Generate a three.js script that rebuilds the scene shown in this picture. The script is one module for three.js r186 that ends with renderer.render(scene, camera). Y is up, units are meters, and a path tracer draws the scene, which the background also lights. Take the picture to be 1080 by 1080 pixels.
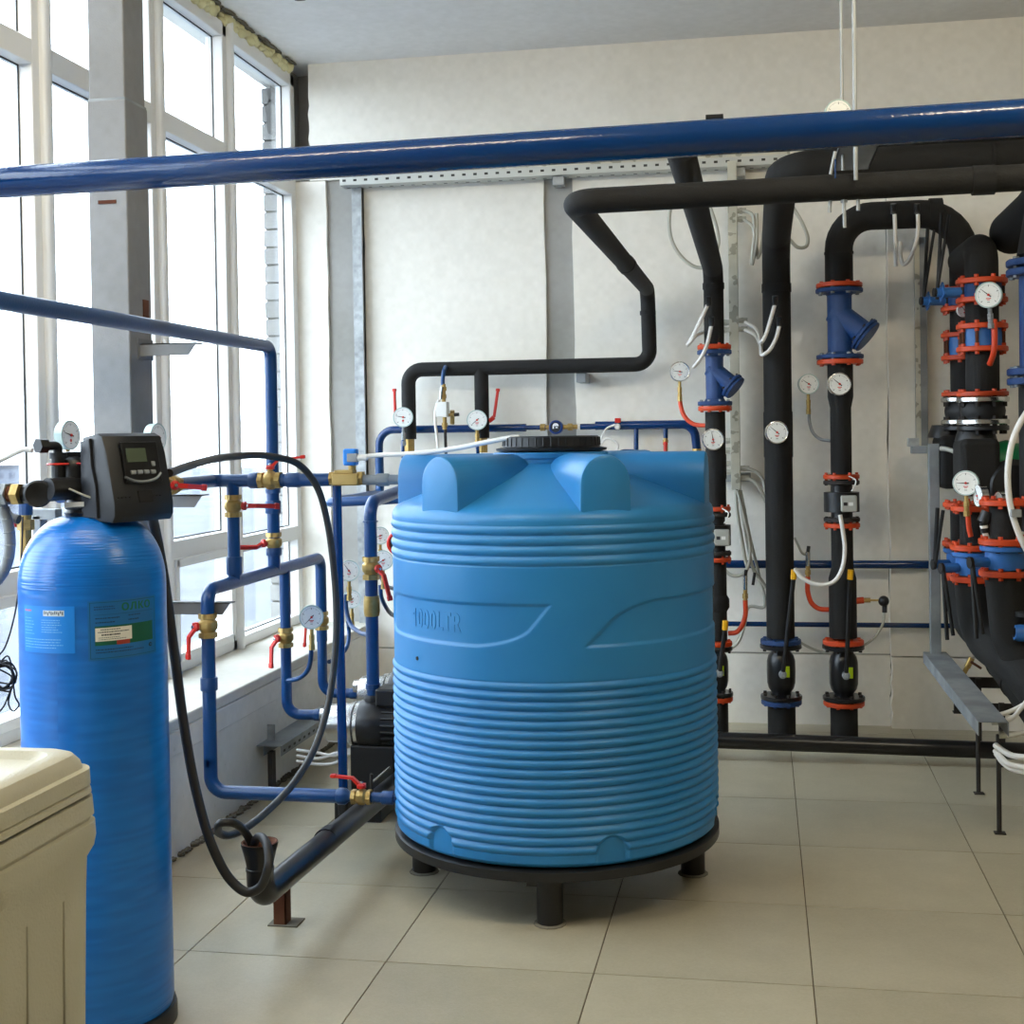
import * as THREE from 'three';
import { mergeGeometries, toCreasedNormals } from 'three/addons/utils/BufferGeometryUtils.js';
import { RoundedBoxGeometry } from 'three/addons/geometries/RoundedBoxGeometry.js';
import { TextGeometry } from 'three/addons/geometries/TextGeometry.js';
import { FontLoader } from 'three/addons/loaders/FontLoader.js';
import { RectAreaLightUniformsLib } from 'three/addons/lights/RectAreaLightUniformsLib.js';

// ---------------------------------------------------------------- camera, sky, exposure
RectAreaLightUniformsLib.init();
const scene = new THREE.Scene();
const renderer = new THREE.WebGLRenderer({ antialias: true });
renderer.toneMapping = THREE.LinearToneMapping;
renderer.toneMappingExposure = 1.52;
renderer.shadowMap.enabled = true;

// room frame: x = distance from the low parapet under the windows, y = up from the floor, z = distance from the back wall
const EYE = new THREE.Vector3(2.09, 1.505, 6.72);
const FOCAL = 1359.75, PX = 567.75, PY = 479.5;          // focal length and optical centre, in 1/1080 of the frame
const LOOK = new THREE.Vector3(-0.17007, -0.01573, -0.98531), RIGHT = new THREE.Vector3(0.98535, -0.01518, -0.16984), UPV = new THREE.Vector3(0.01229, 0.99976, -0.01808);
const camera = new THREE.PerspectiveCamera(2 * Math.atan(540 / FOCAL) * 180 / Math.PI, 1, 0.05, 2000);
camera.position.copy(EYE);
camera.matrixAutoUpdate = true;
camera.quaternion.setFromRotationMatrix(new THREE.Matrix4().makeBasis(RIGHT, UPV, LOOK.clone().negate()));
camera.setViewOffset(1080, 1080, 540 - PX, 540 - PY, 1080, 1080);
camera.updateProjectionMatrix();

// overcast winter sky: it is the daylight that comes in through the window wall
scene.background = new THREE.Color().setRGB(0.90, 0.965, 1.06);
scene.backgroundIntensity = 6;
const LAMP_POWER = 24;                                    // ceiling battens (see makeLamp)

// ---------------------------------------------------------------- measuring: a sight line of the surveyed photograph met with a plane of the room
const sight = (px, py) => LOOK.clone().addScaledVector(RIGHT, (px - PX) / FOCAL).addScaledVector(UPV, -(py - PY) / FOCAL);
const atZ = (px, py, z) => { const d = sight(px, py); return EYE.clone().addScaledVector(d, (z - EYE.z) / d.z); };
const atX = (px, py, x) => { const d = sight(px, py); return EYE.clone().addScaledVector(d, (x - EYE.x) / d.x); };
const atY = (px, py, y) => { const d = sight(px, py); return EYE.clone().addScaledVector(d, (y - EYE.y) / d.y); };
const V = (x, y, z) => new THREE.Vector3(x, y, z);
const add = (a, b, k = 1) => a.clone().addScaledVector(b, k);
const AX = V(1, 0, 0), AY = V(0, 1, 0), AZ = V(0, 0, 1);

// ---------------------------------------------------------------- seeded noise and textures
let seed = 7;
const rnd = () => { seed |= 0; seed = seed + 0x6D2B79F5 | 0; let t = Math.imul(seed ^ seed >>> 15, 1 | seed); t = t + Math.imul(t ^ t >>> 7, 61 | t) ^ t; return ((t ^ t >>> 14) >>> 0) / 4294967296; };
const hash = (x, y) => { let h = Math.imul(x, 374761393) + Math.imul(y, 668265263) | 0; h = Math.imul(h ^ h >>> 13, 1274126177); return ((h ^ h >>> 16) >>> 0) / 4294967296; };
const vnoise = (x, y, wrap) => {
  const xi = Math.floor(x), yi = Math.floor(y), fx = x - xi, fy = y - yi, s = (t) => t * t * (3 - 2 * t), w = (v) => wrap ? ((v % wrap) + wrap) % wrap : v;
  const a = hash(w(xi), w(yi)), b = hash(w(xi + 1), w(yi)), c = hash(w(xi), w(yi + 1)), d = hash(w(xi + 1), w(yi + 1));
  return a + (b - a) * s(fx) + (c - a) * s(fy) + (a - b - c + d) * s(fx) * s(fy);
};
const fbm = (u, v, base, oct = 4) => { let s = 0, a = 0.5, n = 0, f = base; for (let i = 0; i < oct; i++) { s += a * vnoise(u * f, v * f, f); n += a; a *= 0.5; f *= 2; } return s / n; };
function tex(size, fn, srgb = true, repeat = 1) {
  const d = new Uint8Array(size * size * 4);
  for (let j = 0; j < size; j++) for (let i = 0; i < size; i++) { const c = fn(i / size, j / size); for (let k = 0; k < 3; k++) d[(j * size + i) * 4 + k] = Math.max(0, Math.min(255, Math.round(255 * (Array.isArray(c) ? c[k] : c)))); d[(j * size + i) * 4 + 3] = 255; }
  const t = new THREE.DataTexture(d, size, size); t.wrapS = t.wrapT = THREE.RepeatWrapping; t.magFilter = THREE.LinearFilter; t.minFilter = THREE.LinearMipmapLinearFilter; t.generateMipmaps = true;
  if (srgb) t.colorSpace = THREE.SRGBColorSpace; t.repeat.set(repeat, repeat); t.needsUpdate = true; return t;
}
function canvasTex(w, h, draw) {
  const c = document.createElement('canvas'); c.width = w; c.height = h; draw(c.getContext('2d'), w, h);
  const t = new THREE.CanvasTexture(c); t.colorSpace = THREE.SRGBColorSpace; t.magFilter = THREE.LinearFilter; return t;
}
const mottled = (rgb, amt, base, oct = 5) => (u, v) => { const n = (fbm(u, v, base, oct) - 0.5) * amt; return rgb.map((c) => c + n); };
const std = (o) => new THREE.MeshStandardMaterial(o);

const plasterBump = tex(512, (u, v) => 0.5 + 0.5 * (fbm(u, v, 16, 5) - 0.5) + 0.3 * (fbm(u, v, 4, 2) - 0.5), false, 0.5);
const fineBump = tex(256, (u, v) => fbm(u, v, 64, 2), false, 4);
const stainedPlaster = (rgb, amt, grime) => tex(1024, (u, v) => {
  const patch = fbm(u, v, 4, 5), fine = fbm(u + 0.3, v + 0.1, 64, 2), spots = fbm(u + 0.7, v + 0.2, 96, 2);
  let k = (patch - 0.5) * amt + (fine - 0.5) * 0.035; const s = spots > 0.86 ? (spots - 0.86) * grime : 0;
  return [rgb[0] + k - s, rgb[1] + k - s, rgb[2] + k * 1.1 - s * 1.15];
}, true, 0.5);
const M = {
  wall: std({ map: stainedPlaster([0.945, 0.93, 0.89], 0.05, 0), bumpMap: plasterBump, bumpScale: 0.003, roughness: 0.92 }),
  ceiling: std({ map: stainedPlaster([0.935, 0.93, 0.92], 0.05, 0), bumpMap: plasterBump, bumpScale: 0.003, roughness: 0.95 }),
  concrete: std({ map: stainedPlaster([0.63, 0.625, 0.605], 0.12, 0), bumpMap: plasterBump, bumpScale: 0.004, roughness: 0.95 }),
  parapet: std({ map: stainedPlaster([0.86, 0.85, 0.82], 0.13, 0.5), bumpMap: plasterBump, bumpScale: 0.005, roughness: 0.95 }),
  sill: std({ map: stainedPlaster([0.83, 0.815, 0.77], 0.10, 0.5), bumpMap: plasterBump, bumpScale: 0.006, roughness: 0.9 }),
  steelColumn: std({ map: stainedPlaster([0.53, 0.53, 0.53], 0.04, 0), bumpMap: fineBump, bumpScale: 0.0006, roughness: 0.72 }),
  rubble: std({ map: stainedPlaster([0.44, 0.42, 0.37], 0.3, 0), roughness: 1 }),
  foam: std({ color: 0xd9d2a4, roughness: 1 }),
  upvc: std({ color: 0xe9e8e4, roughness: 0.38 }),
  gasket: std({ color: 0x2c2d30, roughness: 0.7 }),
  grout: std({ color: 0x6b5f4d, roughness: 1 }),
  glass: new THREE.MeshPhysicalMaterial({ color: 0xf4f9fb, transmission: 1, thickness: 0, roughness: 0.02, ior: 1.5 }),
  tile: [0, 1, 2].map((k) => std({ map: tex(512, (u, v) => { const n = (fbm(u, v, 6, 5) - 0.5) * 0.05 + (fbm(u + 0.4, v, 90, 2) - 0.5) * 0.03, o = (k - 1) * 0.014; return [0.69 + n + o, 0.655 + n + o, 0.56 + n + o]; }), roughness: 0.33 + 0.03 * k, bumpMap: fineBump, bumpScale: 0.0003 })),
  bluePipe: std({ map: tex(256, mottled([0.025, 0.24, 0.45], 0.05, 8)), roughness: 0.3, bumpMap: fineBump, bumpScale: 0.0005 }),
  bluePaint: std({ map: tex(256, mottled([0.02, 0.20, 0.41], 0.03, 8)), roughness: 0.13, bumpMap: tex(256, (u, v) => fbm(u, v, 24, 4), false, 6), bumpScale: 0.0005 }),
  castBlue: std({ map: tex(256, mottled([0.09, 0.25, 0.47], 0.08, 12)), roughness: 0.45, bumpMap: fineBump, bumpScale: 0.001 }),
  paleBlueCast: std({ color: 0x2f6cb4, roughness: 0.45 }),
  insulation: std({ map: tex(256, mottled([0.07, 0.068, 0.064], 0.03, 12)), roughness: 0.82, bumpMap: tex(256, (u, v) => fbm(u, v, 64, 3), false, 5), bumpScale: 0.001 }),
  castBlack: std({ color: 0x17181a, roughness: 0.42 }),
  rubber: std({ color: 0x1b1b1c, roughness: 0.6 }),
  gloss: std({ color: 0x141518, roughness: 0.28 }),
  orange: std({ map: tex(128, mottled([0.80, 0.27, 0.07], 0.10, 8)), roughness: 0.5 }),
  orangeHose: std({ color: 0xd5451e, roughness: 0.45 }),
  red: std({ color: 0xcf2a1b, roughness: 0.35 }),
  brass: std({ map: tex(256, mottled([0.70, 0.59, 0.36], 0.16, 10)), metalness: 0.7, roughness: 0.45 }),
  chrome: std({ color: 0xd6d8da, metalness: 1, roughness: 0.18 }),
  stainless: std({ color: 0xcfcfcd, metalness: 1, roughness: 0.24 }),
  galvanised: std({ map: tex(512, (u, v) => { const n = Math.floor(fbm(u, v, 40, 2) * 6) / 6; const k = (n - 0.5) * 0.16 + (fbm(u, v, 6, 3) - 0.5) * 0.14; return [0.66 + k, 0.675 + k, 0.68 + k]; }), metalness: 0.55, roughness: 0.5 }),
  galvDull: std({ map: tex(512, (u, v) => { const k = (fbm(u, v, 9, 5) - 0.5) * 0.24; return [0.56 + k, 0.58 + k, 0.59 + k]; }), metalness: 0.35, roughness: 0.6 }),
  zincWhite: std({ map: tex(512, (u, v) => { const k = (fbm(u, v, 9, 5) - 0.5) * 0.22, s = fbm(u + 0.5, v, 32, 2) > 0.66 ? 0.16 : 0; return [0.78 + k - s, 0.77 + k - s, 0.71 + k - s]; }), metalness: 0.15, roughness: 0.6 }),
  bracketGrey: std({ map: tex(256, mottled([0.47, 0.475, 0.48], 0.08, 10)), roughness: 0.65 }),
  rust: std({ map: tex(256, mottled([0.36, 0.20, 0.115], 0.2, 10)), roughness: 0.9 }),
  darkIron: std({ map: tex(256, mottled([0.17, 0.15, 0.14], 0.12, 10)), roughness: 0.75 }),
  drainPipe: std({ map: tex(256, mottled([0.10, 0.10, 0.105], 0.06, 10)), roughness: 0.3 }),
  cableGrey: std({ color: 0xb9b8ac, roughness: 0.5 }),
  cableWhite: std({ color: 0xe4e2dd, roughness: 0.45 }),
  hoseBlack: std({ color: 0x2a2928, roughness: 0.5 }),
  greyPlastic: std({ color: 0x84898c, roughness: 0.5 }),
  blackPlastic: std({ color: 0x16181c, roughness: 0.42 }),
  slatePlastic: std({ color: 0x1d2129, roughness: 0.45 }),
  whitePlastic: std({ color: 0xe6e6e2, roughness: 0.4 }),
  solenoidBlue: std({ color: 0x1f86e6, roughness: 0.4 }),
  dialCase: std({ color: 0xb9cdca, roughness: 0.4, metalness: 0.1 }),
  dark: std({ color: 0x0e0e10, roughness: 0.6 }),
  yellow: std({ color: 0xe3a90c, roughness: 0.45 }),
  lime: std({ color: 0xb6d40a, roughness: 0.5 }),
  green: std({ color: 0x0d8a54, roughness: 0.45 }),
  beige: std({ color: 0xc3bda5, roughness: 0.5, bumpMap: fineBump, bumpScale: 0.0006 }),
  tank: std({ map: tex(512, (u, v) => { const n = (fbm(u, v, 6, 5) - 0.5) * 0.05; return [0.155 + n, 0.497 + n, 0.735 + n * 0.7]; }), roughness: 0.4 }),
  vessel: std({ map: tex(512, (u, v) => { const n = (fbm(u * 1, v, 8, 3) - 0.5) * 0.04 + (vnoise(u * 16, v * 256, 256) - 0.5) * 0.07; return [0.02 + n, 0.425 + n, 0.77 + n]; }), roughness: 0.28, bumpMap: tex(512, (u, v) => 0.8 * vnoise(u * 20, v * 256, 256) + 0.2 * fbm(u, v, 32, 3), false), bumpScale: 0.0009 }),
};

// ---------------------------------------------------------------- geometry helpers (all in room metres)
const flat = (g) => (g.index ? g.toNonIndexed() : g);
const KEEP = ['position', 'normal', 'uv'];
function merge(list) {
  const gs = list.flat(9).map(flat); if (gs.length === 1) return gs[0];
  for (const g of gs) for (const k of Object.keys(g.attributes)) if (!KEEP.includes(k)) g.deleteAttribute(k);
  return mergeGeometries(gs);
}
function metric(g) {                                           // uv in metres from the faces' directions
  const h = flat(g), p = h.attributes.position, n = h.attributes.normal, uv = new Float32Array(p.count * 2);
  for (let i = 0; i < p.count; i++) {
    const ax = Math.abs(n.getX(i)), ay = Math.abs(n.getY(i)), az = Math.abs(n.getZ(i));
    const [a, b] = ay > ax && ay > az ? [p.getX(i), p.getZ(i)] : ax > az ? [p.getZ(i), p.getY(i)] : [p.getX(i), p.getY(i)];
    uv[2 * i] = a; uv[2 * i + 1] = b;
  }
  h.setAttribute('uv', new THREE.BufferAttribute(uv, 2)); return h;
}
const box = (x0, x1, y0, y1, z0, z1, r = 0) => {
  const w = x1 - x0, h = y1 - y0, d = z1 - z0, g = r ? new RoundedBoxGeometry(w, h, d, 2, Math.min(r, w / 2.01, h / 2.01, d / 2.01)) : new THREE.BoxGeometry(w, h, d);
  return metric(g.translate((x0 + x1) / 2, (y0 + y1) / 2, (z0 + z1) / 2));
};
const aim = (g, dir, at) => g.applyQuaternion(new THREE.Quaternion().setFromUnitVectors(AY, dir.clone().normalize())).translate(at.x, at.y, at.z);
function turned(at, dir, profile, seg = 20, crease = 0.7) {   // lathe: profile [[along, radius], ...] from the point at in the direction dir
  const pts = profile.map(([t, r]) => new THREE.Vector2(Math.max(r, 0.00001), t));
  return aim(toCreasedNormals(new THREE.LatheGeometry(pts, seg), crease), dir, at);
}
const rod = (a, b, r, seg = 12) => { const d = b.clone().sub(a), L = d.length(); return turned(a, d, [[0, 0], [0, r], [L, r], [L, 0]], seg); };
const hex = (at, dir, r, t) => aim(toCreasedNormals(new THREE.CylinderGeometry(r, r, t, 6).toNonIndexed(), 0.3), dir, add(at, dir, t / 2));
function rounded(pts, bend) {                                  // polyline with swept bends
  const out = [pts[0].clone()];
  for (let i = 1; i < pts.length - 1; i++) {
    const a = pts[i - 1], b = pts[i], c = pts[i + 1], ab = a.clone().sub(b), cb = c.clone().sub(b);
    const t = Math.min(bend, ab.length() * 0.48, cb.length() * 0.48), p = add(b, ab.normalize(), t), q = add(b, cb.normalize(), t);
    const ang = ab.angleTo(cb); if (ang > 3.0) { out.push(b.clone()); continue; }
    for (let k = 0; k <= 8; k++) { const s = k / 8, w = 2 * 0.72; const A = (1 - s) * (1 - s), B = w * s * (1 - s), C = s * s, S = A + B + C; out.push(V(0, 0, 0).addScaledVector(p, A / S).addScaledVector(b, B / S).addScaledVector(q, C / S)); }
  }
  out.push(pts[pts.length - 1].clone()); return out;
}
function sweep(points, radius, seg = 14, cap = true) {
  const n = points.length, pos = [], nor = [], uv = [], idx = []; let len = 0;
  const tan = points.map((p, i) => points[Math.min(i + 1, n - 1)].clone().sub(points[Math.max(i - 1, 0)]).normalize());
  let N = Math.abs(tan[0].y) < 0.9 ? V(0, 1, 0) : V(1, 0, 0);
  for (let i = 0; i < n; i++) {
    N = N.addScaledVector(tan[i], -N.dot(tan[i])).normalize(); const B = tan[i].clone().cross(N), r = typeof radius === 'function' ? radius(i / (n - 1)) : radius;
    if (i) len += points[i].distanceTo(points[i - 1]);
    for (let k = 0; k <= seg; k++) { const a = k / seg * Math.PI * 2, d = N.clone().multiplyScalar(Math.cos(a)).addScaledVector(B, Math.sin(a)); pos.push(points[i].x + d.x * r, points[i].y + d.y * r, points[i].z + d.z * r); nor.push(d.x, d.y, d.z); uv.push(k / seg * r * 6.28, len); }
  }
  for (let i = 0; i < n - 1; i++) for (let k = 0; k < seg; k++) { const a = i * (seg + 1) + k, b = a + seg + 1; idx.push(a, a + 1, b, b, a + 1, b + 1); }
  if (cap) for (const e of [0, n - 1]) {
    const c = pos.length / 3, s = e ? 1 : -1; pos.push(points[e].x, points[e].y, points[e].z); nor.push(tan[e].x * s, tan[e].y * s, tan[e].z * s); uv.push(0, 0);
    for (let k = 0; k <= seg; k++) { const o = (e * (seg + 1) + k) * 3; pos.push(pos[o], pos[o + 1], pos[o + 2]); nor.push(tan[e].x * s, tan[e].y * s, tan[e].z * s); uv.push(0, 0); }
    for (let k = 0; k < seg; k++) e ? idx.push(c, c + 1 + k, c + 2 + k) : idx.push(c, c + 2 + k, c + 1 + k);
  }
  const g = new THREE.BufferGeometry(); g.setAttribute('position', new THREE.Float32BufferAttribute(pos, 3)); g.setAttribute('normal', new THREE.Float32BufferAttribute(nor, 3)); g.setAttribute('uv', new THREE.Float32BufferAttribute(uv, 2)); g.setIndex(idx); return g;
}
const pipe = (pts, r, bend = 0.06, seg = 16) => sweep(rounded(pts, bend), r, seg);
const curve = (pts, r, n = 60, seg = 8) => sweep(new THREE.CatmullRomCurve3(pts, false, 'centripetal').getPoints(n), r, seg);
const extrude = (pts, depth, bevel = 0) => {                    // outline [[x, y], ...] in the xy plane, thickened along +z
  const s = new THREE.Shape(pts.map(([x, y]) => new THREE.Vector2(x, y)));
  return toCreasedNormals(new THREE.ExtrudeGeometry(s, { depth, bevelEnabled: bevel > 0, bevelSize: bevel, bevelThickness: bevel, bevelSegments: 2, curveSegments: 12 }), 0.6);
};
const frameAt = (g, at, xdir, ydir) => { const x = xdir.clone().normalize(), z = x.clone().cross(ydir).normalize(), y = z.clone().cross(x); return g.applyMatrix4(new THREE.Matrix4().makeBasis(x, y, z)).translate(at.x, at.y, at.z); };

// ---------------------------------------------------------------- things and parts
const taken = new Map();
const numbered = (n) => { const k = taken.get(n) ?? 0; taken.set(n, k + 1); return k ? `${n}_${String(k).padStart(3, '0')}` : n; };
function thing(name, label, category, base, group) {
  const o = new THREE.Group(); o.name = numbered(name); o.position.copy(base); o.userData = { label, category }; if (group) o.userData.group = group; scene.add(o); return o;
}
function structure(name, label) { const o = new THREE.Group(); o.name = name; o.userData = { kind: 'structure', label, category: name.split('_')[0] }; scene.add(o); return o; }
function part(parent, name, geoms, mat, label) {
  const g = merge([geoms]); let o = parent; const off = V(0, 0, 0); while (o && o !== scene) { off.add(o.position); o = o.parent; }
  g.translate(-off.x, -off.y, -off.z);
  const m = new THREE.Mesh(g, mat); m.name = name; m.castShadow = m.receiveShadow = true; if (label) m.userData.label = label; if (/bolts|ridges|fins|holes|slots|mortar$/.test(name)) m.userData.kind = 'stuff'; parent.add(m); return m;
}
const parts = (parent, name, list, mat, label) => list.map((g) => part(parent, name, g, mat, label));
// ================================================================ THE ROOM
const CEIL = 3.53, FAR = 13, RIGHT_X = 8, GLASS_X = -0.44, FRAME_X = -0.385;

// floor: porcelain tiles of 60 cm with recessed grout
{
  const f = structure('floor', 'pale cream porcelain tile floor with dark grout lines');
  part(f, 'grout_bed', box(-0.6, RIGHT_X, -0.14, -0.0035, -0.2, FAR), M.grout, 'dark grout bed');
  const TILED_X = 5.813, TILED_Z = 8.578;
  part(f, 'far_tiling', [box(TILED_X, RIGHT_X, -0.012, 0, 0, FAR), box(0, TILED_X, -0.012, 0, TILED_Z, FAR)], M.tile[1]).userData.kind = 'stuff';
  const shared = [0, 1, 2].map(() => new RoundedBoxGeometry(0.5968, 0.012, 0.5968, 1, 0.0012));
  for (let i = -4; i < 8; i++) for (let j = -1; j < 18; j++) {
    const x0 = Math.max(2.213 + i * 0.6, 0.0), x1 = Math.min(2.213 + (i + 1) * 0.6, TILED_X), z0 = Math.max(3.178 + (j - 5) * 0.6, 0), z1 = Math.min(3.178 + (j - 4) * 0.6, TILED_Z);
    if (x1 - x0 < 0.02 || z1 - z0 < 0.02) continue;
    const whole = x1 - x0 > 0.59 && z1 - z0 > 0.59, k = Math.floor(hash(i + 40, j + 11) * 3);
    const m = new THREE.Mesh(whole ? shared[k] : new RoundedBoxGeometry(x1 - x0 - 0.0032, 0.012, z1 - z0 - 0.0032, 1, 0.0012), M.tile[k]);
    m.name = 'tile'; m.position.set((x0 + x1) / 2, -0.006, (z0 + z1) / 2); m.castShadow = m.receiveShadow = true; f.add(m);
  }
}
// ceiling slab
{
  const c = structure('ceiling', 'grey white plastered concrete ceiling');
  part(c, 'slab', box(-0.62, RIGHT_X + 0.2, CEIL, CEIL + 0.22, -0.22, FAR + 0.2), M.ceiling);
  for (const [x, z, w, d] of [[-0.2, 1.18, 0.05, 0.02], [0.02, 1.0, 0.03, 0.014]]) part(c, 'plaster_chip', metric(new THREE.DodecahedronGeometry(1, 0)).scale(w, 0.004, d).translate(x, CEIL - 0.001, z), M.rubble);
}
// back wall: concrete frame with white plaster panels standing a little proud of it
{
  const w = structure('wall_back', 'white plastered back wall with grey concrete strips');
  part(w, 'concrete_frame', [box(-0.307, RIGHT_X, -0.14, CEIL, -0.22, -0.02), box(-0.43, -0.307, -0.14, 2.88, -0.22, -0.02), box(-0.47, -0.307, 2.88, CEIL, -0.24, -0.21), box(-0.47, -0.44, 2.88, CEIL, -0.24, -0.005)], M.concrete, 'bare grey concrete');   // an open slot is left in the corner under the ceiling
  const panel = (x0, x1, y0, y1, z1 = 0, n = 14) => {            // plaster with a slightly ragged side edge
    const ptsL = [], ptsR = [];
    for (let k = 0; k <= n; k++) { const y = y0 + (y1 - y0) * k / n; ptsL.push([x0 + (k && k < n ? (hash(k * 7, Math.round(x0 * 100) + 500) - 0.5) * 0.012 : 0), y]); ptsR.push([x1 + (k && k < n ? (hash(k * 5, Math.round(x1 * 100) + 900) - 0.5) * 0.012 : 0), y]); }
    part(w, 'plaster_panel', metric(extrude([...ptsL.slice().reverse().map((p) => p), ...ptsR].map((p) => p), z1 + 0.022).translate(0, 0, -0.022)), M.wall);
  };
  const top = 2.90, seam = atZ(900, 690, 0).y;
  panel(-0.305, RIGHT_X, top, CEIL, 0.005);
  panel(-0.40, -0.219, 0.50, top - 0.002);
  panel(-0.006, 0.981, seam + 0.004, top - 0.002); panel(-0.006, 0.981, 0, seam - 0.004, 0.006);
  panel(1.132, 2.722, seam + 0.004, top - 0.002); panel(1.132, 2.722, 0, seam - 0.004, 0.006);
  panel(2.724, RIGHT_X, seam + 0.004, top - 0.002, 0.055); panel(2.724, RIGHT_X, 0, seam - 0.004, 0.06);
}
// low parapet with the sill, and the plaster left over along its foot
{
  const w = structure('wall_left', 'low grey plastered parapet under the window wall');
  part(w, 'parapet', box(-0.62, 0, -0.14, 0.455, -0.2, FAR), M.parapet);
  part(w, 'upper_band', box(-0.40, 0.007, 0.37, 0.456, 0, FAR, 0.006), M.parapet);
  part(w, 'end_wall', box(-0.62, -0.33, -0.14, CEIL, 5.06, FAR), M.wall);
  part(w, 'wall_head', box(-0.62, -0.47, CEIL - 0.06, CEIL, -0.2, FAR), M.wall);
  const s = structure('trim_1', 'pale cement window sill, worn along its front edge');
  part(s, 'sill', box(-0.62, 0.004, 0.4565, 0.5, -0.2, FAR, 0.008), M.sill);
  const b = structure('baseboard_left', 'crumbly dark mortar along the foot of the parapet');
  const lumps = [];
  for (let k = 0; k < 420; k++) { const z = 0.25 + rnd() * 3.4, s2 = 0.004 + rnd() * 0.012; lumps.push(metric(new THREE.DodecahedronGeometry(1, 0)).scale(s2 * 0.8, s2 * 0.7, s2 * 1.4).rotateY(rnd() * 6).translate(0.003 + rnd() * 0.012, 0.003 + rnd() * 0.012, z)); }
  const mortar = part(b, 'mortar', lumps, M.rubble); mortar.userData.kind = 'stuff';
}
{
  const w = structure('wall_right', 'plain white wall on the far side of the plant'); part(w, 'slab', box(RIGHT_X, RIGHT_X + 0.2, -0.14, CEIL, -0.2, FAR), M.wall);
  const v = structure('wall_front', 'plain white wall behind the viewer'); part(v, 'slab', box(-0.62, RIGHT_X + 0.2, -0.14, CEIL, FAR, FAR + 0.2), M.wall);
}
// square steel column standing on the parapet
{
  const c = thing('steel_column', 'square grey painted steel column standing between sill and ceiling', 'column', V(-0.07, 0.5, 2.585));
  c.userData.kind = 'structure';
  part(c, 'lower_tube', box(-0.141, 0, 0.5, 2.655, 2.505, 2.665, 0.006), M.steelColumn);
  part(c, 'upper_tube', box(-0.134, -0.003, 2.655, CEIL, 2.517, 2.662, 0.006), M.steelColumn);
  part(c, 'weld_seam', box(-0.138, -0.001, 2.648, 2.662, 2.51, 2.6635, 0.004), M.galvDull);
  part(c, 'weld_scar', [box(-0.105, -0.04, 2.305, 2.317, 2.662, 2.668), box(-0.004, 0.003, 1.93, 1.99, 2.53, 2.57)], M.rust, 'rusty weld scars');
}
// window wall: white plastic units from sill to ceiling
const UNITS = [0.0, 0.89, 1.63, 2.52, 3.41, 4.15, 5.04];
UNITS.slice(0, -1).forEach((z0, i) => {
  const z1 = UNITS[i + 1], o = structure(`window_${i + 1}`, ['white plastic window unit in the corner beside the brick pier', 'white plastic window unit with a thick opening sash', 'white plastic window unit behind the steel column', 'white plastic window unit beside the blue pressure vessel'][i] ?? 'white plastic window unit further along the wall');
  const a = z0 + 0.004, b = z1 - 0.004, F0 = GLASS_X - 0.03, F1 = FRAME_X, yb = 0.5, yt = CEIL - 0.055, fw = 0.062;
  const sash = i === 1 || i === 3, sw = sash ? 0.05 : 0;
  part(o, 'frame', [box(F0, F1, yb, yt, a, a + fw, 0.006), box(F0, F1, yb, yt, b - fw, b, 0.006), box(F0, F1, yb, yb + 0.05, a, b, 0.006), box(F0, F1, yt - 0.07, yt, a, b, 0.006)], M.upvc);
  const t1 = [0.985, 1.072], t2 = [2.818, 2.905];
  part(o, 'transom', box(F0, F1, i === 0 ? 0.955 : t1[0], i === 0 ? 1.03 : t1[1], a + fw - 0.004, b - fw + 0.004, 0.006), M.upvc);
  part(o, 'transom', box(F0, F1, t2[0], t2[1], a + fw - 0.004, b - fw + 0.004, 0.006), M.upvc);
  if (sash) part(o, 'sash', [[yb + 0.045, t1[0] + 0.01], [t1[1] - 0.01, t2[0] + 0.01]].map(([y0, y1], k) => k ? [] : [box(F0 + 0.01, F1 + 0.012, y0, y1, a + fw - 0.01, a + fw + 0.03, 0.006), box(F0 + 0.01, F1 + 0.012, y0, y1, b - fw - 0.03, b - fw + 0.01, 0.006), box(F0 + 0.01, F1 + 0.012, y0, y0 + 0.04, a + fw, b - fw, 0.006), box(F0 + 0.01, F1 + 0.012, y1 - 0.04, y1, a + fw, b - fw, 0.006)]), M.upvc);
  for (const [y0, y1] of [[yb + 0.05, i === 0 ? 0.955 : t1[0]], [i === 0 ? 1.03 : t1[1], t2[0]], [t2[1], yt - 0.07]]) {
    const p = part(o, 'pane', box(GLASS_X - 0.004, GLASS_X, y0 - 0.004, y1 + 0.004, a + fw - 0.004, b - fw + 0.004), M.glass); p.castShadow = false;
    part(p, 'gasket', [box(GLASS_X, GLASS_X + 0.004, y0, y1, a + fw, a + fw + 0.005), box(GLASS_X, GLASS_X + 0.004, y0, y1, b - fw - 0.005, b - fw), box(GLASS_X, GLASS_X + 0.004, y1 - 0.005, y1, a + fw, b - fw), box(GLASS_X, GLASS_X + 0.004, y0, y0 + 0.005, a + fw, b - fw)], M.gasket);
  }
  const cp = structure(`trim_${i + 2}`, 'rounded white plastic cover strip between two window units');
  part(cp, 'coupling_strip', turned(V(FRAME_X + 0.004, 0.5, z1), AY, [[0, 0], [0, 0.024], [CEIL - 0.51, 0.024], [CEIL - 0.51, 0]], 16), M.upvc);
});
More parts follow.
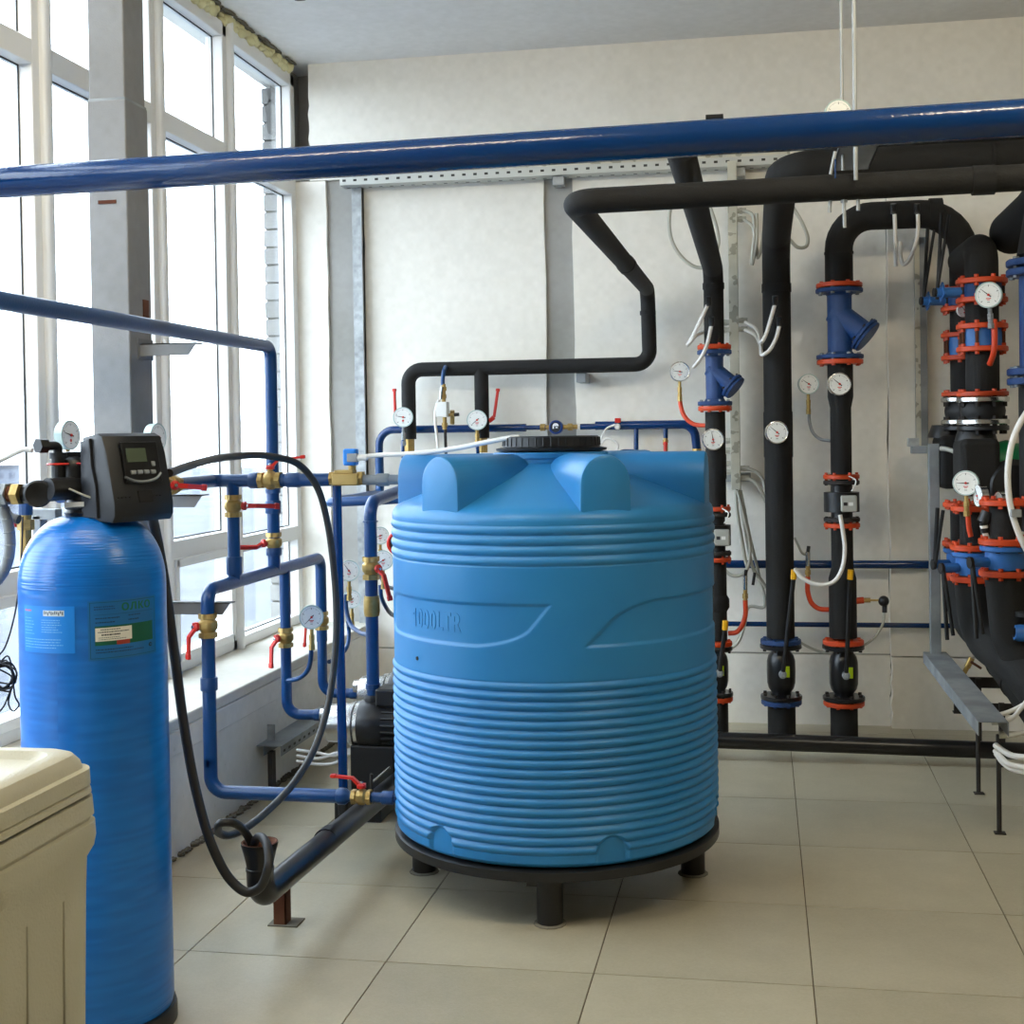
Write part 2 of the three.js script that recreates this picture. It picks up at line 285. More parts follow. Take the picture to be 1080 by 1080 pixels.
{
  const f = thing('foam_strip', 'yellowed expanding foam squeezed out along the top of the windows', 'foam', V(FRAME_X, CEIL - 0.05, 1)); f.userData.kind = 'stuff';
  const g = [], k2 = [];
  for (let k = 0; k < 330; k++) { const s = 0.012 + rnd() * 0.02; g.push(new THREE.IcosahedronGeometry(1, 1).scale(s * 1.1, s * 0.9, s * 1.5).translate(FRAME_X - 0.028 + rnd() * 0.03, CEIL - 0.053 + rnd() * 0.04, 0.05 + rnd() * 3.6)); }
  for (let k = 0; k < 120; k++) { const s = 0.006 + rnd() * 0.012; k2.push(metric(new THREE.DodecahedronGeometry(1, 0)).scale(s, s * 0.5, s * 2.5).translate(FRAME_X + 0.012 + rnd() * 0.016, CEIL - 0.004 - rnd() * 0.006, 0.05 + rnd() * 2.6)); }
  part(f, 'foam_beads', g, M.foam); part(f, 'torn_plaster', k2, M.rubble);
}
// two fluorescent battens on the ceiling, above and behind the blue main
function makeLamp(x, z, label, power) {
  const L = 1.5, o = thing('ceiling_lamp', label, 'lamp', V(x, CEIL, z), 'fluorescent battens under the ceiling');
  part(o, 'housing', box(x - L / 2, x + L / 2, CEIL - 0.06, CEIL, z - 0.05, z + 0.05, 0.008), M.whitePlastic);
  for (const s of [-1, 1]) part(o, 'end_cap', box(x + s * L / 2 - 0.02, x + s * L / 2 + 0.02, CEIL - 0.085, CEIL - 0.01, z - 0.055, z + 0.055, 0.008), M.whitePlastic);
  const glow = std({ color: 0xfff4dc, emissive: new THREE.Color(1, 0.90, 0.70), emissiveIntensity: 9 });
  for (const s of [-0.025, 0.025]) part(o, 'tube', rod(V(x - L / 2 + 0.02, CEIL - 0.076, z + s), V(x + L / 2 - 0.02, CEIL - 0.076, z + s), 0.013), glow, 'lit warm white tube').castShadow = false;
  for (const s of [-1, 1]) { const r = new THREE.RectAreaLight(new THREE.Color(1, 0.885, 0.66), power, L, 0.1); r.position.set(0, -0.1, s * 0.045); r.rotation.x = -Math.PI / 2 + s * 1.12 * -1; r.name = 'lamp_light'; o.add(r); }   // bare tubes shine down and to both sides
}
makeLamp(0.52, 4.45, 'fluorescent batten on the ceiling towards the window wall', LAMP_POWER);
makeLamp(3.25, 4.45, 'fluorescent batten on the ceiling above the valve plant', LAMP_POWER * 1.5);

// ---------------------------------------------------------------- outside
{
  const p = thing('brick_pier', 'pale grey brick pier outside the corner window', 'brick pier', V(-0.6, 0, -0.25));
  const x0 = atZ(279, 300, -0.1).x, mats = [0, 1, 2].map((k) => std({ map: stainedPlaster([0.50 - k * 0.02, 0.495 - k * 0.02, 0.485 - k * 0.02], 0.1, 0), roughness: 0.95 })), smear = std({ color: 0x5c5a57, roughness: 1 });
  part(p, 'mortar_core', box(x0 + 0.008, -0.476, 0.5, 3.42, -0.34, -0.112), std({ color: 0x3a3835, roughness: 1 }));
  for (let k = 0; k < 30; k++) {
    const y = 0.502 + k * 0.0985 , n = (hash(k, 3) - 0.5) * 0.006;
    part(p, 'brick', box(x0 + n, -0.478, y, y + 0.088, -0.35, -0.1 + n * 0.5, 0.003), mats[k % 3]);
  }
  for (const [py, h, w] of [[100, 0.05, 0.03], [124, 0.13, 0.045]]) { const c = atZ(287, py, -0.1), pts = []; for (let k = 0; k < 14; k++) { const a = k / 14 * 6.283, q = 0.6 + 0.5 * hash(k, py); pts.push([c.x + Math.cos(a) * w * q, c.y + Math.sin(a) * h * q]); } part(p, 'mortar_smear', metric(extrude(pts, 0.004).translate(0, 0, -0.1)), smear, 'dried mortar smeared over the bricks'); }
  const g = structure('ground', 'pale hazy winter ground far below the windows'); g.userData.category = 'ground';
  part(g, 'plain', new THREE.PlaneGeometry(1600, 1600).rotateX(-Math.PI / 2).translate(-700, -22, -200), std({ map: tex(512, (u, v) => { const n = (fbm(u, v, 24, 5) - 0.5) * 0.16; return [0.285 + n, 0.30 + n, 0.335 + n]; }, true, 6), roughness: 1 }));
  const bare = std({ color: 0x3a3d46, roughness: 1 }), pale = [0x5b606b, 0x646a74, 0x555a66].map((c) => std({ color: c, roughness: 1 })), winm = std({ color: 0x3a4050, roughness: 0.7 });
  for (let k = 0; k < 22; k++) {                                // bare trees along the far road
    const c = V(-150 - hash(k, 1) * 60, -22, -260 + k * 13 + hash(k, 2) * 8), h = 9 + hash(k, 4) * 5;
    const t = thing('bare_tree', 'bare grey winter tree far below the windows', 'tree', c, 'bare trees far outside the windows');
    part(t, 'trunk', rod(c, V(c.x, c.y + h * 0.5, c.z), 0.35, 6), bare);
    const tw = []; for (let b = 0; b < 26; b++) { const a = hash(k, b + 9) * 6.28, e = 0.5 + hash(k, b + 60) * 0.9, st = V(c.x, c.y + h * (0.25 + 0.25 * hash(k, b + 90)), c.z); tw.push(rod(st, add(st, V(Math.cos(a) * Math.cos(e), Math.sin(e), Math.sin(a) * Math.cos(e)), h * 0.45), 0.12, 4)); }
    part(t, 'branches', tw, bare);
  }
  [[-230, -330, 40, 16, 30], [-260, -210, 55, 12, 22], [-240, -120, 30, 20, 26], [-280, -30, 60, 14, 24], [-330, -420, 50, 18, 40]].forEach(([x, z, w, h, d], k) => {
    const o = thing('distant_building', ['pale slab block far outside beyond the trees', 'long low block far outside beyond the trees', 'tall pale block far outside beyond the trees', 'wide grey block far outside beyond the trees', 'furthest pale block outside beyond the trees'][k], 'building', V(x, -22, z));
    part(o, 'wall', box(x - d / 2, x + d / 2, -22, -22 + h, z - w / 2, z + w / 2), pale[k % 3]); part(o, 'roof', box(x - d / 2 - 0.5, x + d / 2 + 0.5, -22 + h, -21.2 + h, z - w / 2 - 0.5, z + w / 2 + 0.5), bare);
    for (let r = 0; r * 3 + 2 < h - 1; r++) for (let q = 0; q < w / 6 - 1; q++) part(o, 'window', box(x + d / 2, x + d / 2 + 0.1, -21 + r * 3, -19.4 + r * 3, z - w / 2 + 2 + q * 6, z - w / 2 + 5 + q * 6), winm);
  });
  [[-62, -52, 0x8f2418], [-70, -60, 0x50555f], [-66, -44, 0x333d52], [-78, -50, 0x747981], [-58, -62, 0x666b73]].forEach(([x, z, c], k) => {
    const o = thing('parked_car', ['red car parked on the yard far below', 'dull grey car parked behind the red one far below', 'dark blue car parked on the yard far below', 'white car parked at the edge of the yard below', 'silver car parked beside the red one far below'][k], 'car', V(x, -22, z));
    part(o, 'body', box(x - 0.9, x + 0.9, -21.6, -21.0, z - 2.1, z + 2.1, 0.2), std({ color: c, roughness: 0.4 })); part(o, 'cabin', box(x - 0.8, x + 0.8, -21.1, -20.5, z - 1.2, z + 1.1, 0.25), M.dark);
  });
  const fe = thing('green_fence', 'green fence panels across the yard far below', 'fence', V(-85, -22, -60));
  for (let k = 0; k < 12; k++) part(fe, 'fence_panel', box(-85.1, -85, -22, -20, -110 + k * 8, -102.4 + k * 8), std({ color: 0x3f6653, roughness: 0.9 }));
}
// ================================================================ THE BLUE STORAGE TANK
const font = await new FontLoader().loadAsync('fonts/droid/droid_sans_bold.typeface.json');
const TC = V(1.385, 0, 2.37), FACE = Math.atan2(EYE.x - TC.x, EYE.z - TC.z), TR = 0.545, TB = 0.188;   // centre, the bearing of its front seam, radius, height of its bottom
const around = (deg, r, y) => V(TC.x + Math.sin(FACE + deg * Math.PI / 180) * r, y, TC.z + Math.cos(FACE + deg * Math.PI / 180) * r);
{
  const t = thing('water_tank', 'large light blue ribbed plastic water tank on a black stand', 'tank', V(TC.x, TB, TC.z));
  // two moulded panels on each half: outlines in (arc length, height)
  const S = (deg) => deg * Math.PI / 180 * TR, yT = 0.992, yB = 0.862, outl = [];
  const bez = (a, b, c, n = 10) => Array.from({ length: n + 1 }, (_, k) => { const s = k / n; return [0, 1].map((q) => (1 - s) * (1 - s) * a[q] + 2 * s * (1 - s) * b[q] + s * s * c[q]); });
  const pA = [[S(-1), yT], ...bez([S(-66), yT], [S(-80), yT], [S(-80), yT - 0.05]), ...bez([S(-80), yB + 0.03], [S(-80), yB], [S(-70), yB]), ...bez([S(-26), yB], [S(-13), yB + 0.012], [S(-8), yB + 0.05])];
  const pB = [[S(10), yB], ...bez([S(19), yT - 0.05], [S(25), yT - 0.006], [S(37), yT]), ...bez([S(86), yT], [S(98), yT], [S(98), yT - 0.05]), ...bez([S(98), yB + 0.05], [S(98), yB], [S(88), yB])];
  const inside = (P, x, y) => { let c = false, d = 1e9; for (let i = 0, j = P.length - 1; i < P.length; j = i++) { const [xi, yi] = P[i], [xj, yj] = P[j]; if ((yi > y) !== (yj > y) && x < (xj - xi) * (y - yi) / (yj - yi) + xi) c = !c; const ex = xj - xi, ey = yj - yi, k = Math.max(0, Math.min(1, ((x - xi) * ex + (y - yi) * ey) / (ex * ex + ey * ey + 1e-12))); d = Math.min(d, Math.hypot(x - xi - k * ex, y - yi - k * ey)); } return c ? d : -d; };
  const smooth = (t2) => { t2 = Math.max(0, Math.min(1, t2)); return t2 * t2 * (3 - 2 * t2); };
  const bulge = (s) => Math.pow(Math.sin(Math.PI * s), 0.7);
  const radius = (y, deg) => {
    let r = TR; const yl0 = 0.232, yl1 = 0.758, n = 18;
    if (y > yl0 && y < yl1) { const s = (y - yl0) / (yl1 - yl0) * n; r = TR - 0.006 + 0.0125 * bulge(s - Math.floor(s)); }
    const yu0 = 1.106, yu1 = 1.232, m = 4; if (y > yu0 && y < yu1) { const s = (y - yu0) / (yu1 - yu0) * m; r = TR - 0.005 + 0.0095 * bulge(s - Math.floor(s)); }
    if (y > yB - 0.02 && y < yT + 0.02) { const d0 = deg > 115 ? deg - 180 : deg < -90 ? deg + 180 : deg; const d = Math.max(inside(pA, S(d0), y), inside(pB, S(d0), y)); r -= 0.0055 * smooth((d + 0.005) / 0.012); }
    if (y < 0.305) for (const a of [-42, 18, 78, 138, 198, -102]) { const dx = S(((deg - a + 540) % 360) - 180), q = Math.hypot(dx, Math.max(0, y - 0.235)) - 0.05; if (q < 0.012) { const k = smooth((0.006 - q) / 0.012); r = r * (1 - k) + (TR - 0.009) * k; } }
    return r;
  };
  const rows = []; for (let y = TB + 0.02; y < 1.245; y += (y > 0.76 && y < 0.84) || (y > 1.01 && y < 1.09) ? 0.01 : 0.0029) rows.push(y);
  const N = 720, pos = [], uv = [], idx = [], low = [[0, TB + 0.002], [TR - 0.05, TB], [TR - 0.022, TB + 0.004], [TR - 0.008, TB + 0.012]];
  const top = [[TR - 0.001, 1.25], [TR - 0.006, 1.262], [TR - 0.018, 1.274], [TR - 0.035, 1.283], [TR - 0.06, 1.292], [0.40, 1.327], [0.30, 1.366], [0.205, 1.403], [0.195, 1.41], [0, 1.411]];
  const all = [...low.map(([r, y]) => [y, () => r]), ...rows.map((y) => [y, (deg) => radius(y, deg)]), ...top.map(([r, y]) => [y, () => r])];
  all.forEach(([y, f], j) => { for (let i = 0; i <= N; i++) { const deg = i / N * 360 - 180, p = around(deg, f(deg), y); pos.push(p.x, p.y, p.z); uv.push(i / N * 3, j / all.length * 1.3); } });
  for (let j = 0; j < all.length - 1; j++) for (let i = 0; i < N; i++) { const a = j * (N + 1) + i, b = a + N + 1; idx.push(a, a + 1, b, b, a + 1, b + 1); }
  const g = new THREE.BufferGeometry(); g.setAttribute('position', new THREE.Float32BufferAttribute(pos, 3)); g.setAttribute('uv', new THREE.Float32BufferAttribute(uv, 2)); g.setIndex(idx); g.computeVertexNormals();
  const body = part(t, 'body', g, M.tank);
  for (const a of [-42, 18, 78, 138, 198, -102]) {              // six hollow lugs running from the neck to the rim
    const w = 0.072, arch = []; arch.push([-w - 0.004, 1.2]); arch.push([w + 0.004, 1.2]); for (let k = 0; k <= 14; k++) { const q = k / 14 * Math.PI; arch.push([w * Math.cos(q), 1.352 + 0.08 * Math.sin(q)]); }
    const e = extrude(arch.map(([x, y]) => [x, y]), 0.328, 0.010), out = V(Math.sin(FACE + a * Math.PI / 180), 0, Math.cos(FACE + a * Math.PI / 180)), side = AY.clone().cross(out);
    e.applyMatrix4(new THREE.Matrix4().makeBasis(side, AY, out)).translate(TC.x + out.x * 0.19, 0, TC.z + out.z * 0.19);
    part(t, 'shoulder_lug', metric(e), M.tank);
  }
  part(t, 'neck', turned(V(TC.x, 1.40, TC.z), AY, [[0, 0.195], [0.024, 0.195], [0.026, 0.2], [0.040, 0.2], [0.045, 0.195], [0.046, 0.15]], 64), M.tank);
  const lid = part(t, 'lid', turned(V(TC.x, 1.446, TC.z), AY, [[0, 0.17], [0.004, 0.188], [0.012, 0.19], [0.016, 0.168], [0.018, 0.166], [0.048, 0.164], [0.053, 0.158], [0.05, 0.12], [0.043, 0.1], [0.043, 0]], 64), M.blackPlastic, 'black screw lid');
  const ridges = []; for (let k = 0; k < 40; k++) { const a = k / 40 * 6.283; ridges.push(rod(V(TC.x + Math.sin(a) * 0.166, 1.466, TC.z + Math.cos(a) * 0.166), V(TC.x + Math.sin(a) * 0.164, 1.494, TC.z + Math.cos(a) * 0.164), 0.003, 5)); }
  part(lid, 'grip_ridges', ridges, M.blackPlastic);
  // raised capacity lettering on the panel
  const txt = new TextGeometry('1000LTR', { font, size: 0.052, depth: 0.006, curveSegments: 4, bevelEnabled: false }); txt.computeBoundingBox();
  const p = txt.attributes.position, wdt = txt.boundingBox.max.x;
  for (let i = 0; i < p.count; i++) { const deg = -57 + (p.getX(i) / wdt) * 25, q = around(deg, TR - 0.0055 + p.getZ(i) * 0.26, 0.90 + p.getY(i) * 1.12); p.setXYZ(i, q.x, q.y, q.z); }
  txt.computeVertexNormals(); part(body, 'embossed_lettering', txt, M.tank, 'embossed 1000LTR lettering');
  part(t, 'drill_plug', turned(around(-53, TR - 0.002, 0.8), around(-53, 1, 0).sub(around(-53, 0, 0)), [[0, 0.007], [0.005, 0.006], [0.006, 0]], 10), M.dark, 'small black plug');
  // black steel stand
  const s = thing('tank_stand', 'black steel ring stand with four stub legs under the blue tank', 'stand', V(TC.x, 0, TC.z));
  part(s, 'ring', turned(V(TC.x, TB - 0.034, TC.z), AY, [[0, 0.3], [0, 0.535], [0.002, 0.552], [0.030, 0.552], [0.034, 0.545], [0.034, 0.3], [0, 0.3]], 96), M.castBlack);
  for (const a of [84, 174, 264, 354]) {
    const q = V(TC.x + 0.05 * 0 + Math.cos(a * Math.PI / 180) * 0.462, 0, TC.z + Math.sin(a * Math.PI / 180) * 0.462);
    const leg = part(s, 'leg', turned(q, AY, [[0, 0], [0, 0.04], [0.006, 0.041], [TB - 0.034, 0.041], [TB - 0.034, 0]], 20), M.castBlack);
    part(leg, 'mortar_ring', turned(q, AY, [[0, 0.052], [0.003, 0.05], [0.006, 0.043], [0.006, 0.03]], 14), M.rubble);
    part(s, 'cross_bar', box(Math.min(q.x, TC.x) - 0.02, Math.max(q.x, TC.x) + 0.02, TB - 0.07, TB - 0.035, Math.min(q.z, TC.z) - 0.02, Math.max(q.z, TC.z) + 0.02), M.castBlack);
  }
}

// ================================================================ MAKERS FOR FITTINGS
const DIALS = [0, 1, 2].map((k) => canvasTex(256, 256, (c) => {
  c.fillStyle = '#f3f6f4'; c.fillRect(0, 0, 256, 256); c.translate(128, 128); c.strokeStyle = '#26292b';
  for (let q = 0; q <= 40; q++) { const a = (225 - q * 6.75) * Math.PI / 180, big = q % 10 === 0 ? 22 : q % 5 === 0 ? 15 : 8; c.lineWidth = q % 10 === 0 ? 5 : 2; c.beginPath(); c.moveTo(Math.cos(a) * 112, -Math.sin(a) * 112); c.lineTo(Math.cos(a) * (112 - big), -Math.sin(a) * (112 - big)); c.stroke(); }
  c.fillStyle = '#d4524a'; if (k !== 1) { c.fillRect(-26, 34, 52, 10); c.fillRect(-16, 50, 32, 8); } else { c.beginPath(); c.arc(0, 50, 16, 0, 7); c.fill(); }
  c.fillStyle = '#55595b'; c.fillRect(-14, 76, 28, 6);
}));
const dialMats = DIALS.map((t) => std({ map: t, roughness: 0.35 }));
function gauge(c, dir, R, o) {                                   // dial gauge; o: label, stem (direction), stemLen, deg (needle), skin, look, fitting
  const n = dir.clone().normalize(), t = thing('pressure_gauge', o.label, 'gauge', c, o.group), skin = o.skin ?? M.dialCase;
  part(t, 'case', turned(add(c, n, -0.3 * R), n, [[-0.35 * R, 0], [-0.35 * R, 0.9 * R], [-0.3 * R, 0.97 * R], [0.18 * R, 0.97 * R], [0.2 * R, R], [0.32 * R, R], [0.34 * R, 0.95 * R], [0.31 * R, 0.9 * R], [0.29 * R, 0.9 * R], [0.29 * R, 0]], 32), skin);
  const right = AY.clone().cross(n).normalize(), up = n.clone().cross(right);
  const disc = new THREE.CircleGeometry(0.9 * R, 32); frameAt(disc, add(c, n, 0.0005), right, up); part(t, 'dial', disc, dialMats[o.look ?? 0], 'white dial with ticks');
  const a = (o.deg ?? 150) * Math.PI / 180, nd = right.clone().multiplyScalar(Math.cos(a)).addScaledVector(up, Math.sin(a)), sd = n.clone().cross(nd);
  const needle = frameAt(extrude([[-0.24 * R, -0.045 * R], [0.72 * R, -0.012 * R], [0.72 * R, 0.012 * R], [-0.24 * R, 0.045 * R]], 0.0012), add(c, n, 0.0022), nd, sd); part(t, 'needle', needle, M.dark);
  part(t, 'hub', turned(add(c, n, 0.001), n, [[0, 0.1 * R], [0.004, 0.09 * R], [0.005, 0]], 12), o.hub ?? M.red);
  if (o.stem) { const s = o.stem.clone().normalize(), L = o.stemLen ?? 0.05, b = add(add(c, s, R * 0.93), n, -0.25 * R);
    part(t, 'stem', [rod(add(b, s, -0.01), add(b, s, L * 0.35), 0.16 * R, 10), hex(add(b, s, L * 0.3), s, 0.24 * R, L * 0.25), rod(add(b, s, L * 0.5), add(b, s, L), 0.2 * R, 10), hex(add(b, s, L * 0.75), s, 0.26 * R, L * 0.25)], o.fitting ?? M.brass, 'brass stem with hex nuts'); }
  return t;
}
function lever(at, stem, dir, L, w = 0.011) {                    // bent strip lever: hub at the stem end, cranked up, then along dir
  const s = stem.clone().normalize(), d = dir.clone().normalize(), q = s.clone().cross(d);
  const side = [[-0.014, 0], [0.012, 0], [0.034, 0.022], [L, 0.026], [L + 0.004, 0.030], [L, 0.034], [0.03, 0.030], [0.006, 0.009], [-0.014, 0.009]];
  const strip = frameAt(extrude(side, w * 1.5).translate(0, 0, -w * 0.75), at, d, s), grip = frameAt(new RoundedBoxGeometry(0.02, 0.013, w * 2, 2, 0.004).translate(L - 0.006, 0.03, 0), at, d, s);
  return [metric(strip), metric(grip), turned(at, s, [[-0.006, 0], [-0.006, 0.016], [0.004, 0.016], [0.008, 0.011], [0.01, 0]], 14)];
}
function ballValve(c, axis, r, stem, dir, L, label, group) {
  const a = axis.clone().normalize(), s = stem.clone().normalize(), t = thing('ball_valve', label, 'valve', c, group), k = r;
  part(t, 'body', [turned(add(c, a, -1.75 * k), a, [[0, 0.9 * k], [0, 1.15 * k], [0.12 * k, 1.2 * k], [0.75 * k, 1.2 * k], [0.8 * k, 1.02 * k], [1.0 * k, 1.1 * k], [1.3 * k, 1.36 * k], [1.75 * k, 1.42 * k], [2.3 * k, 1.36 * k], [2.5 * k, 1.1 * k], [2.7 * k, 1.02 * k], [2.75 * k, 1.2 * k], [3.4 * k, 1.2 * k], [3.5 * k, 1.15 * k], [3.5 * k, 0.9 * k]], 24), hex(add(c, a, -1.75 * k), a, 1.34 * k, 0.7 * k), hex(add(c, a, 1.05 * k), a, 1.34 * k, 0.7 * k)], M.brass);
  const top = add(c, s, 1.9 * k); part(t, 'bonnet', rod(add(c, s, k), top, 0.45 * k, 12), M.brass);
  const h = part(t, 'handle', lever(top, s, dir, L), M.red, 'red lever handle'); part(h, 'screw', turned(add(top, s, 0.01), s, [[0, 0.006], [0.004, 0.006], [0.006, 0.003], [0.006, 0]], 8), M.chrome);
  return t;
}
const collar = (at, axis, r, h) => turned(add(at, axis, -h / 2), axis, [[0, r * 0.98], [0, r * 1.2], [h * 0.08, r * 1.26], [h * 0.92, r * 1.26], [h, r * 1.2], [h, r * 0.98]], 24);   // socket
function flangeOn(parent, c, axis, R, th, mat, bolts = 8, boltMat = M.darkIron, reach = 0.018, name = 'flange', inner = 0.5) {
  const a = axis.clone().normalize(), f = part(parent, name, turned(add(c, a, -th / 2), a, [[0, R * inner], [0, R * 0.97], [th * 0.15, R], [th * 0.85, R], [th, R * 0.97], [th, R * inner]], 36), mat);
  const ref = Math.abs(a.y) > 0.9 ? AX.clone() : AY.clone(), q = a.clone().cross(ref).normalize(), w = a.clone().cross(q), g = [];
  for (let k = 0; k < bolts; k++) { const an = (k + 0.5) / bolts * 6.2832, p = add(add(c, q, Math.cos(an) * R * 0.84), w, Math.sin(an) * R * 0.84); g.push(hex(add(p, a, -th / 2 - reach * 0.5), a, R * 0.095, th + reach)); }
  if (bolts) part(f, 'bolts', g, boltMat); return f;
}
function pipeRun(name, label, cat, pts, r, mat, bend, extra = [], group, partName = 'pipe') {
  const t = thing(name, label, cat, pts[0].clone(), group); part(t, partName, pipe(pts, r, bend, r > 0.04 ? 26 : 18), mat);
  for (const [nm, g, m, l] of extra) part(t, nm, g, m ?? mat, l); return t;
}
// ================================================================ SOFTENER: PRESSURE VESSEL, VALVE HEAD, BRINE TANK
const VC = V(0.392, 0, 3.65), VR = 0.181, VB = Math.atan2(EYE.x - VC.x, EYE.z - VC.z);
{
  const t = thing('pressure_vessel', 'tall glossy blue fibreglass pressure vessel with two printed labels', 'vessel', VC);
  const prof = [[0.02, 0], [0.02, VR - 0.03], [0.03, VR - 0.006], [0.06, VR]]; for (let k = 0; k <= 20; k++) prof.push([0.07 + k / 20 * 1.07, VR]); for (let k = 1; k <= 16; k++) { const a = k / 16 * Math.PI / 2; prof.push([1.14 + 0.175 * Math.sin(a), 0.055 + (VR - 0.055) * Math.cos(a)]); } prof.push([1.318, 0.05], [1.318, 0]);
  part(t, 'shell', turned(VC, AY, prof, 72), M.vessel);
  part(t, 'foot_ring', turned(VC, AY, [[0, 0], [0, VR + 0.008], [0.03, VR + 0.008], [0.042, VR + 0.005], [0.045, VR - 0.005]], 48), M.blackPlastic, 'black rubber foot');
  const patch = (d0, d1, y0, y1, mat, nm, lbl) => { const g = new THREE.CylinderGeometry(VR + 0.0012, VR + 0.0012, y1 - y0, 24, 1, true, VB + d0 * Math.PI / 180, (d1 - d0) * Math.PI / 180).translate(VC.x, (y0 + y1) / 2, VC.z); part(t, nm, g, mat, lbl); };
  const Y = (px, py) => atZ(px, py, VC.z + VR * 0.85).y, lines = (c, x, y, w, n, gap, h, col) => { c.fillStyle = col; for (let k = 0; k < n; k++) { let q = x; const end = x + w * (0.7 + 0.3 * hash(k + 3, Math.round(y))); while (q < end - 4) { const s = 3 + hash(Math.round(q), k + Math.round(y)) * 12; c.fillRect(q, y + k * gap, Math.min(s, end - q), h); q += s + 3; } } };
  patch(-63, -14, Y(50, 687), Y(50, 638), std({ map: canvasTex(320, 256, (c) => { c.fillStyle = '#1183e0'; c.fillRect(0, 0, 320, 256); lines(c, 12, 22, 70, 1, 10, 10, '#b4566a'); c.fillStyle = '#c9d2d8'; c.fillRect(150, 22, 118, 32); c.fillStyle = '#3a4350'; for (let k = 0; k < 11; k++) c.fillRect(156 + k * 10, 26 + (k % 3) * 3, 6, 18 - (k % 2) * 5); lines(c, 12, 66, 80, 6, 17, 4, '#6fb4ea'); lines(c, 138, 74, 120, 6, 13, 4, '#7fbcec'); lines(c, 12, 180, 270, 4, 15, 4, '#84c0ee'); }), roughness: 0.35 }), 'data_label', 'bright blue data label');
  patch(-4.5, 54, Y(117, 697), Y(117, 634), std({ map: canvasTex(512, 460, (c) => {
    c.fillStyle = '#1a6cb0'; c.fillRect(0, 0, 512, 460); c.strokeStyle = '#0d4f63'; c.lineWidth = 4; c.strokeRect(14, 14, 484, 430);
    lines(c, 40, 44, 150, 2, 18, 8, '#163f73'); c.fillStyle = '#0a6b45'; c.font = 'bold 84px sans-serif'; c.fillText('ОЛКО', 218, 88); c.strokeStyle = '#1a6cb0'; c.lineWidth = 5; 
    c.fillStyle = '#0f4a78'; c.fillRect(40, 108, 440, 3); lines(c, 48, 132, 190, 1, 14, 9, '#12345c'); lines(c, 270, 124, 120, 1, 14, 9, '#12345c'); lines(c, 48, 164, 140, 1, 14, 9, '#12345c'); lines(c, 270, 158, 100, 1, 14, 9, '#0b2b52');
    c.fillStyle = '#0b5b43'; c.fillRect(44, 196, 432, 150); c.fillStyle = '#efece2'; c.fillRect(46, 210, 248, 104); lines(c, 80, 222, 180, 1, 12, 7, '#4b4f52'); lines(c, 62, 240, 216, 1, 12, 8, '#4b4f52'); lines(c, 86, 260, 160, 1, 12, 11, '#2b2f33'); lines(c, 66, 284, 200, 2, 14, 5, '#6a6e70');
    c.fillStyle = '#a8392c'; c.fillRect(186, 314, 92, 34); lines(c, 48, 374, 340, 2, 22, 9, '#123a66'); c.fillStyle = '#0a1c33'; c.beginPath(); c.arc(450, 384, 16, 0, 7); c.fill(); c.fillStyle = '#1a6cb0'; c.beginPath(); c.arc(454, 384, 7, 0, 7); c.fill();
  }), roughness: 0.35 }), 'maker_label', 'maker label with green lettering, green band and white sticker');
}
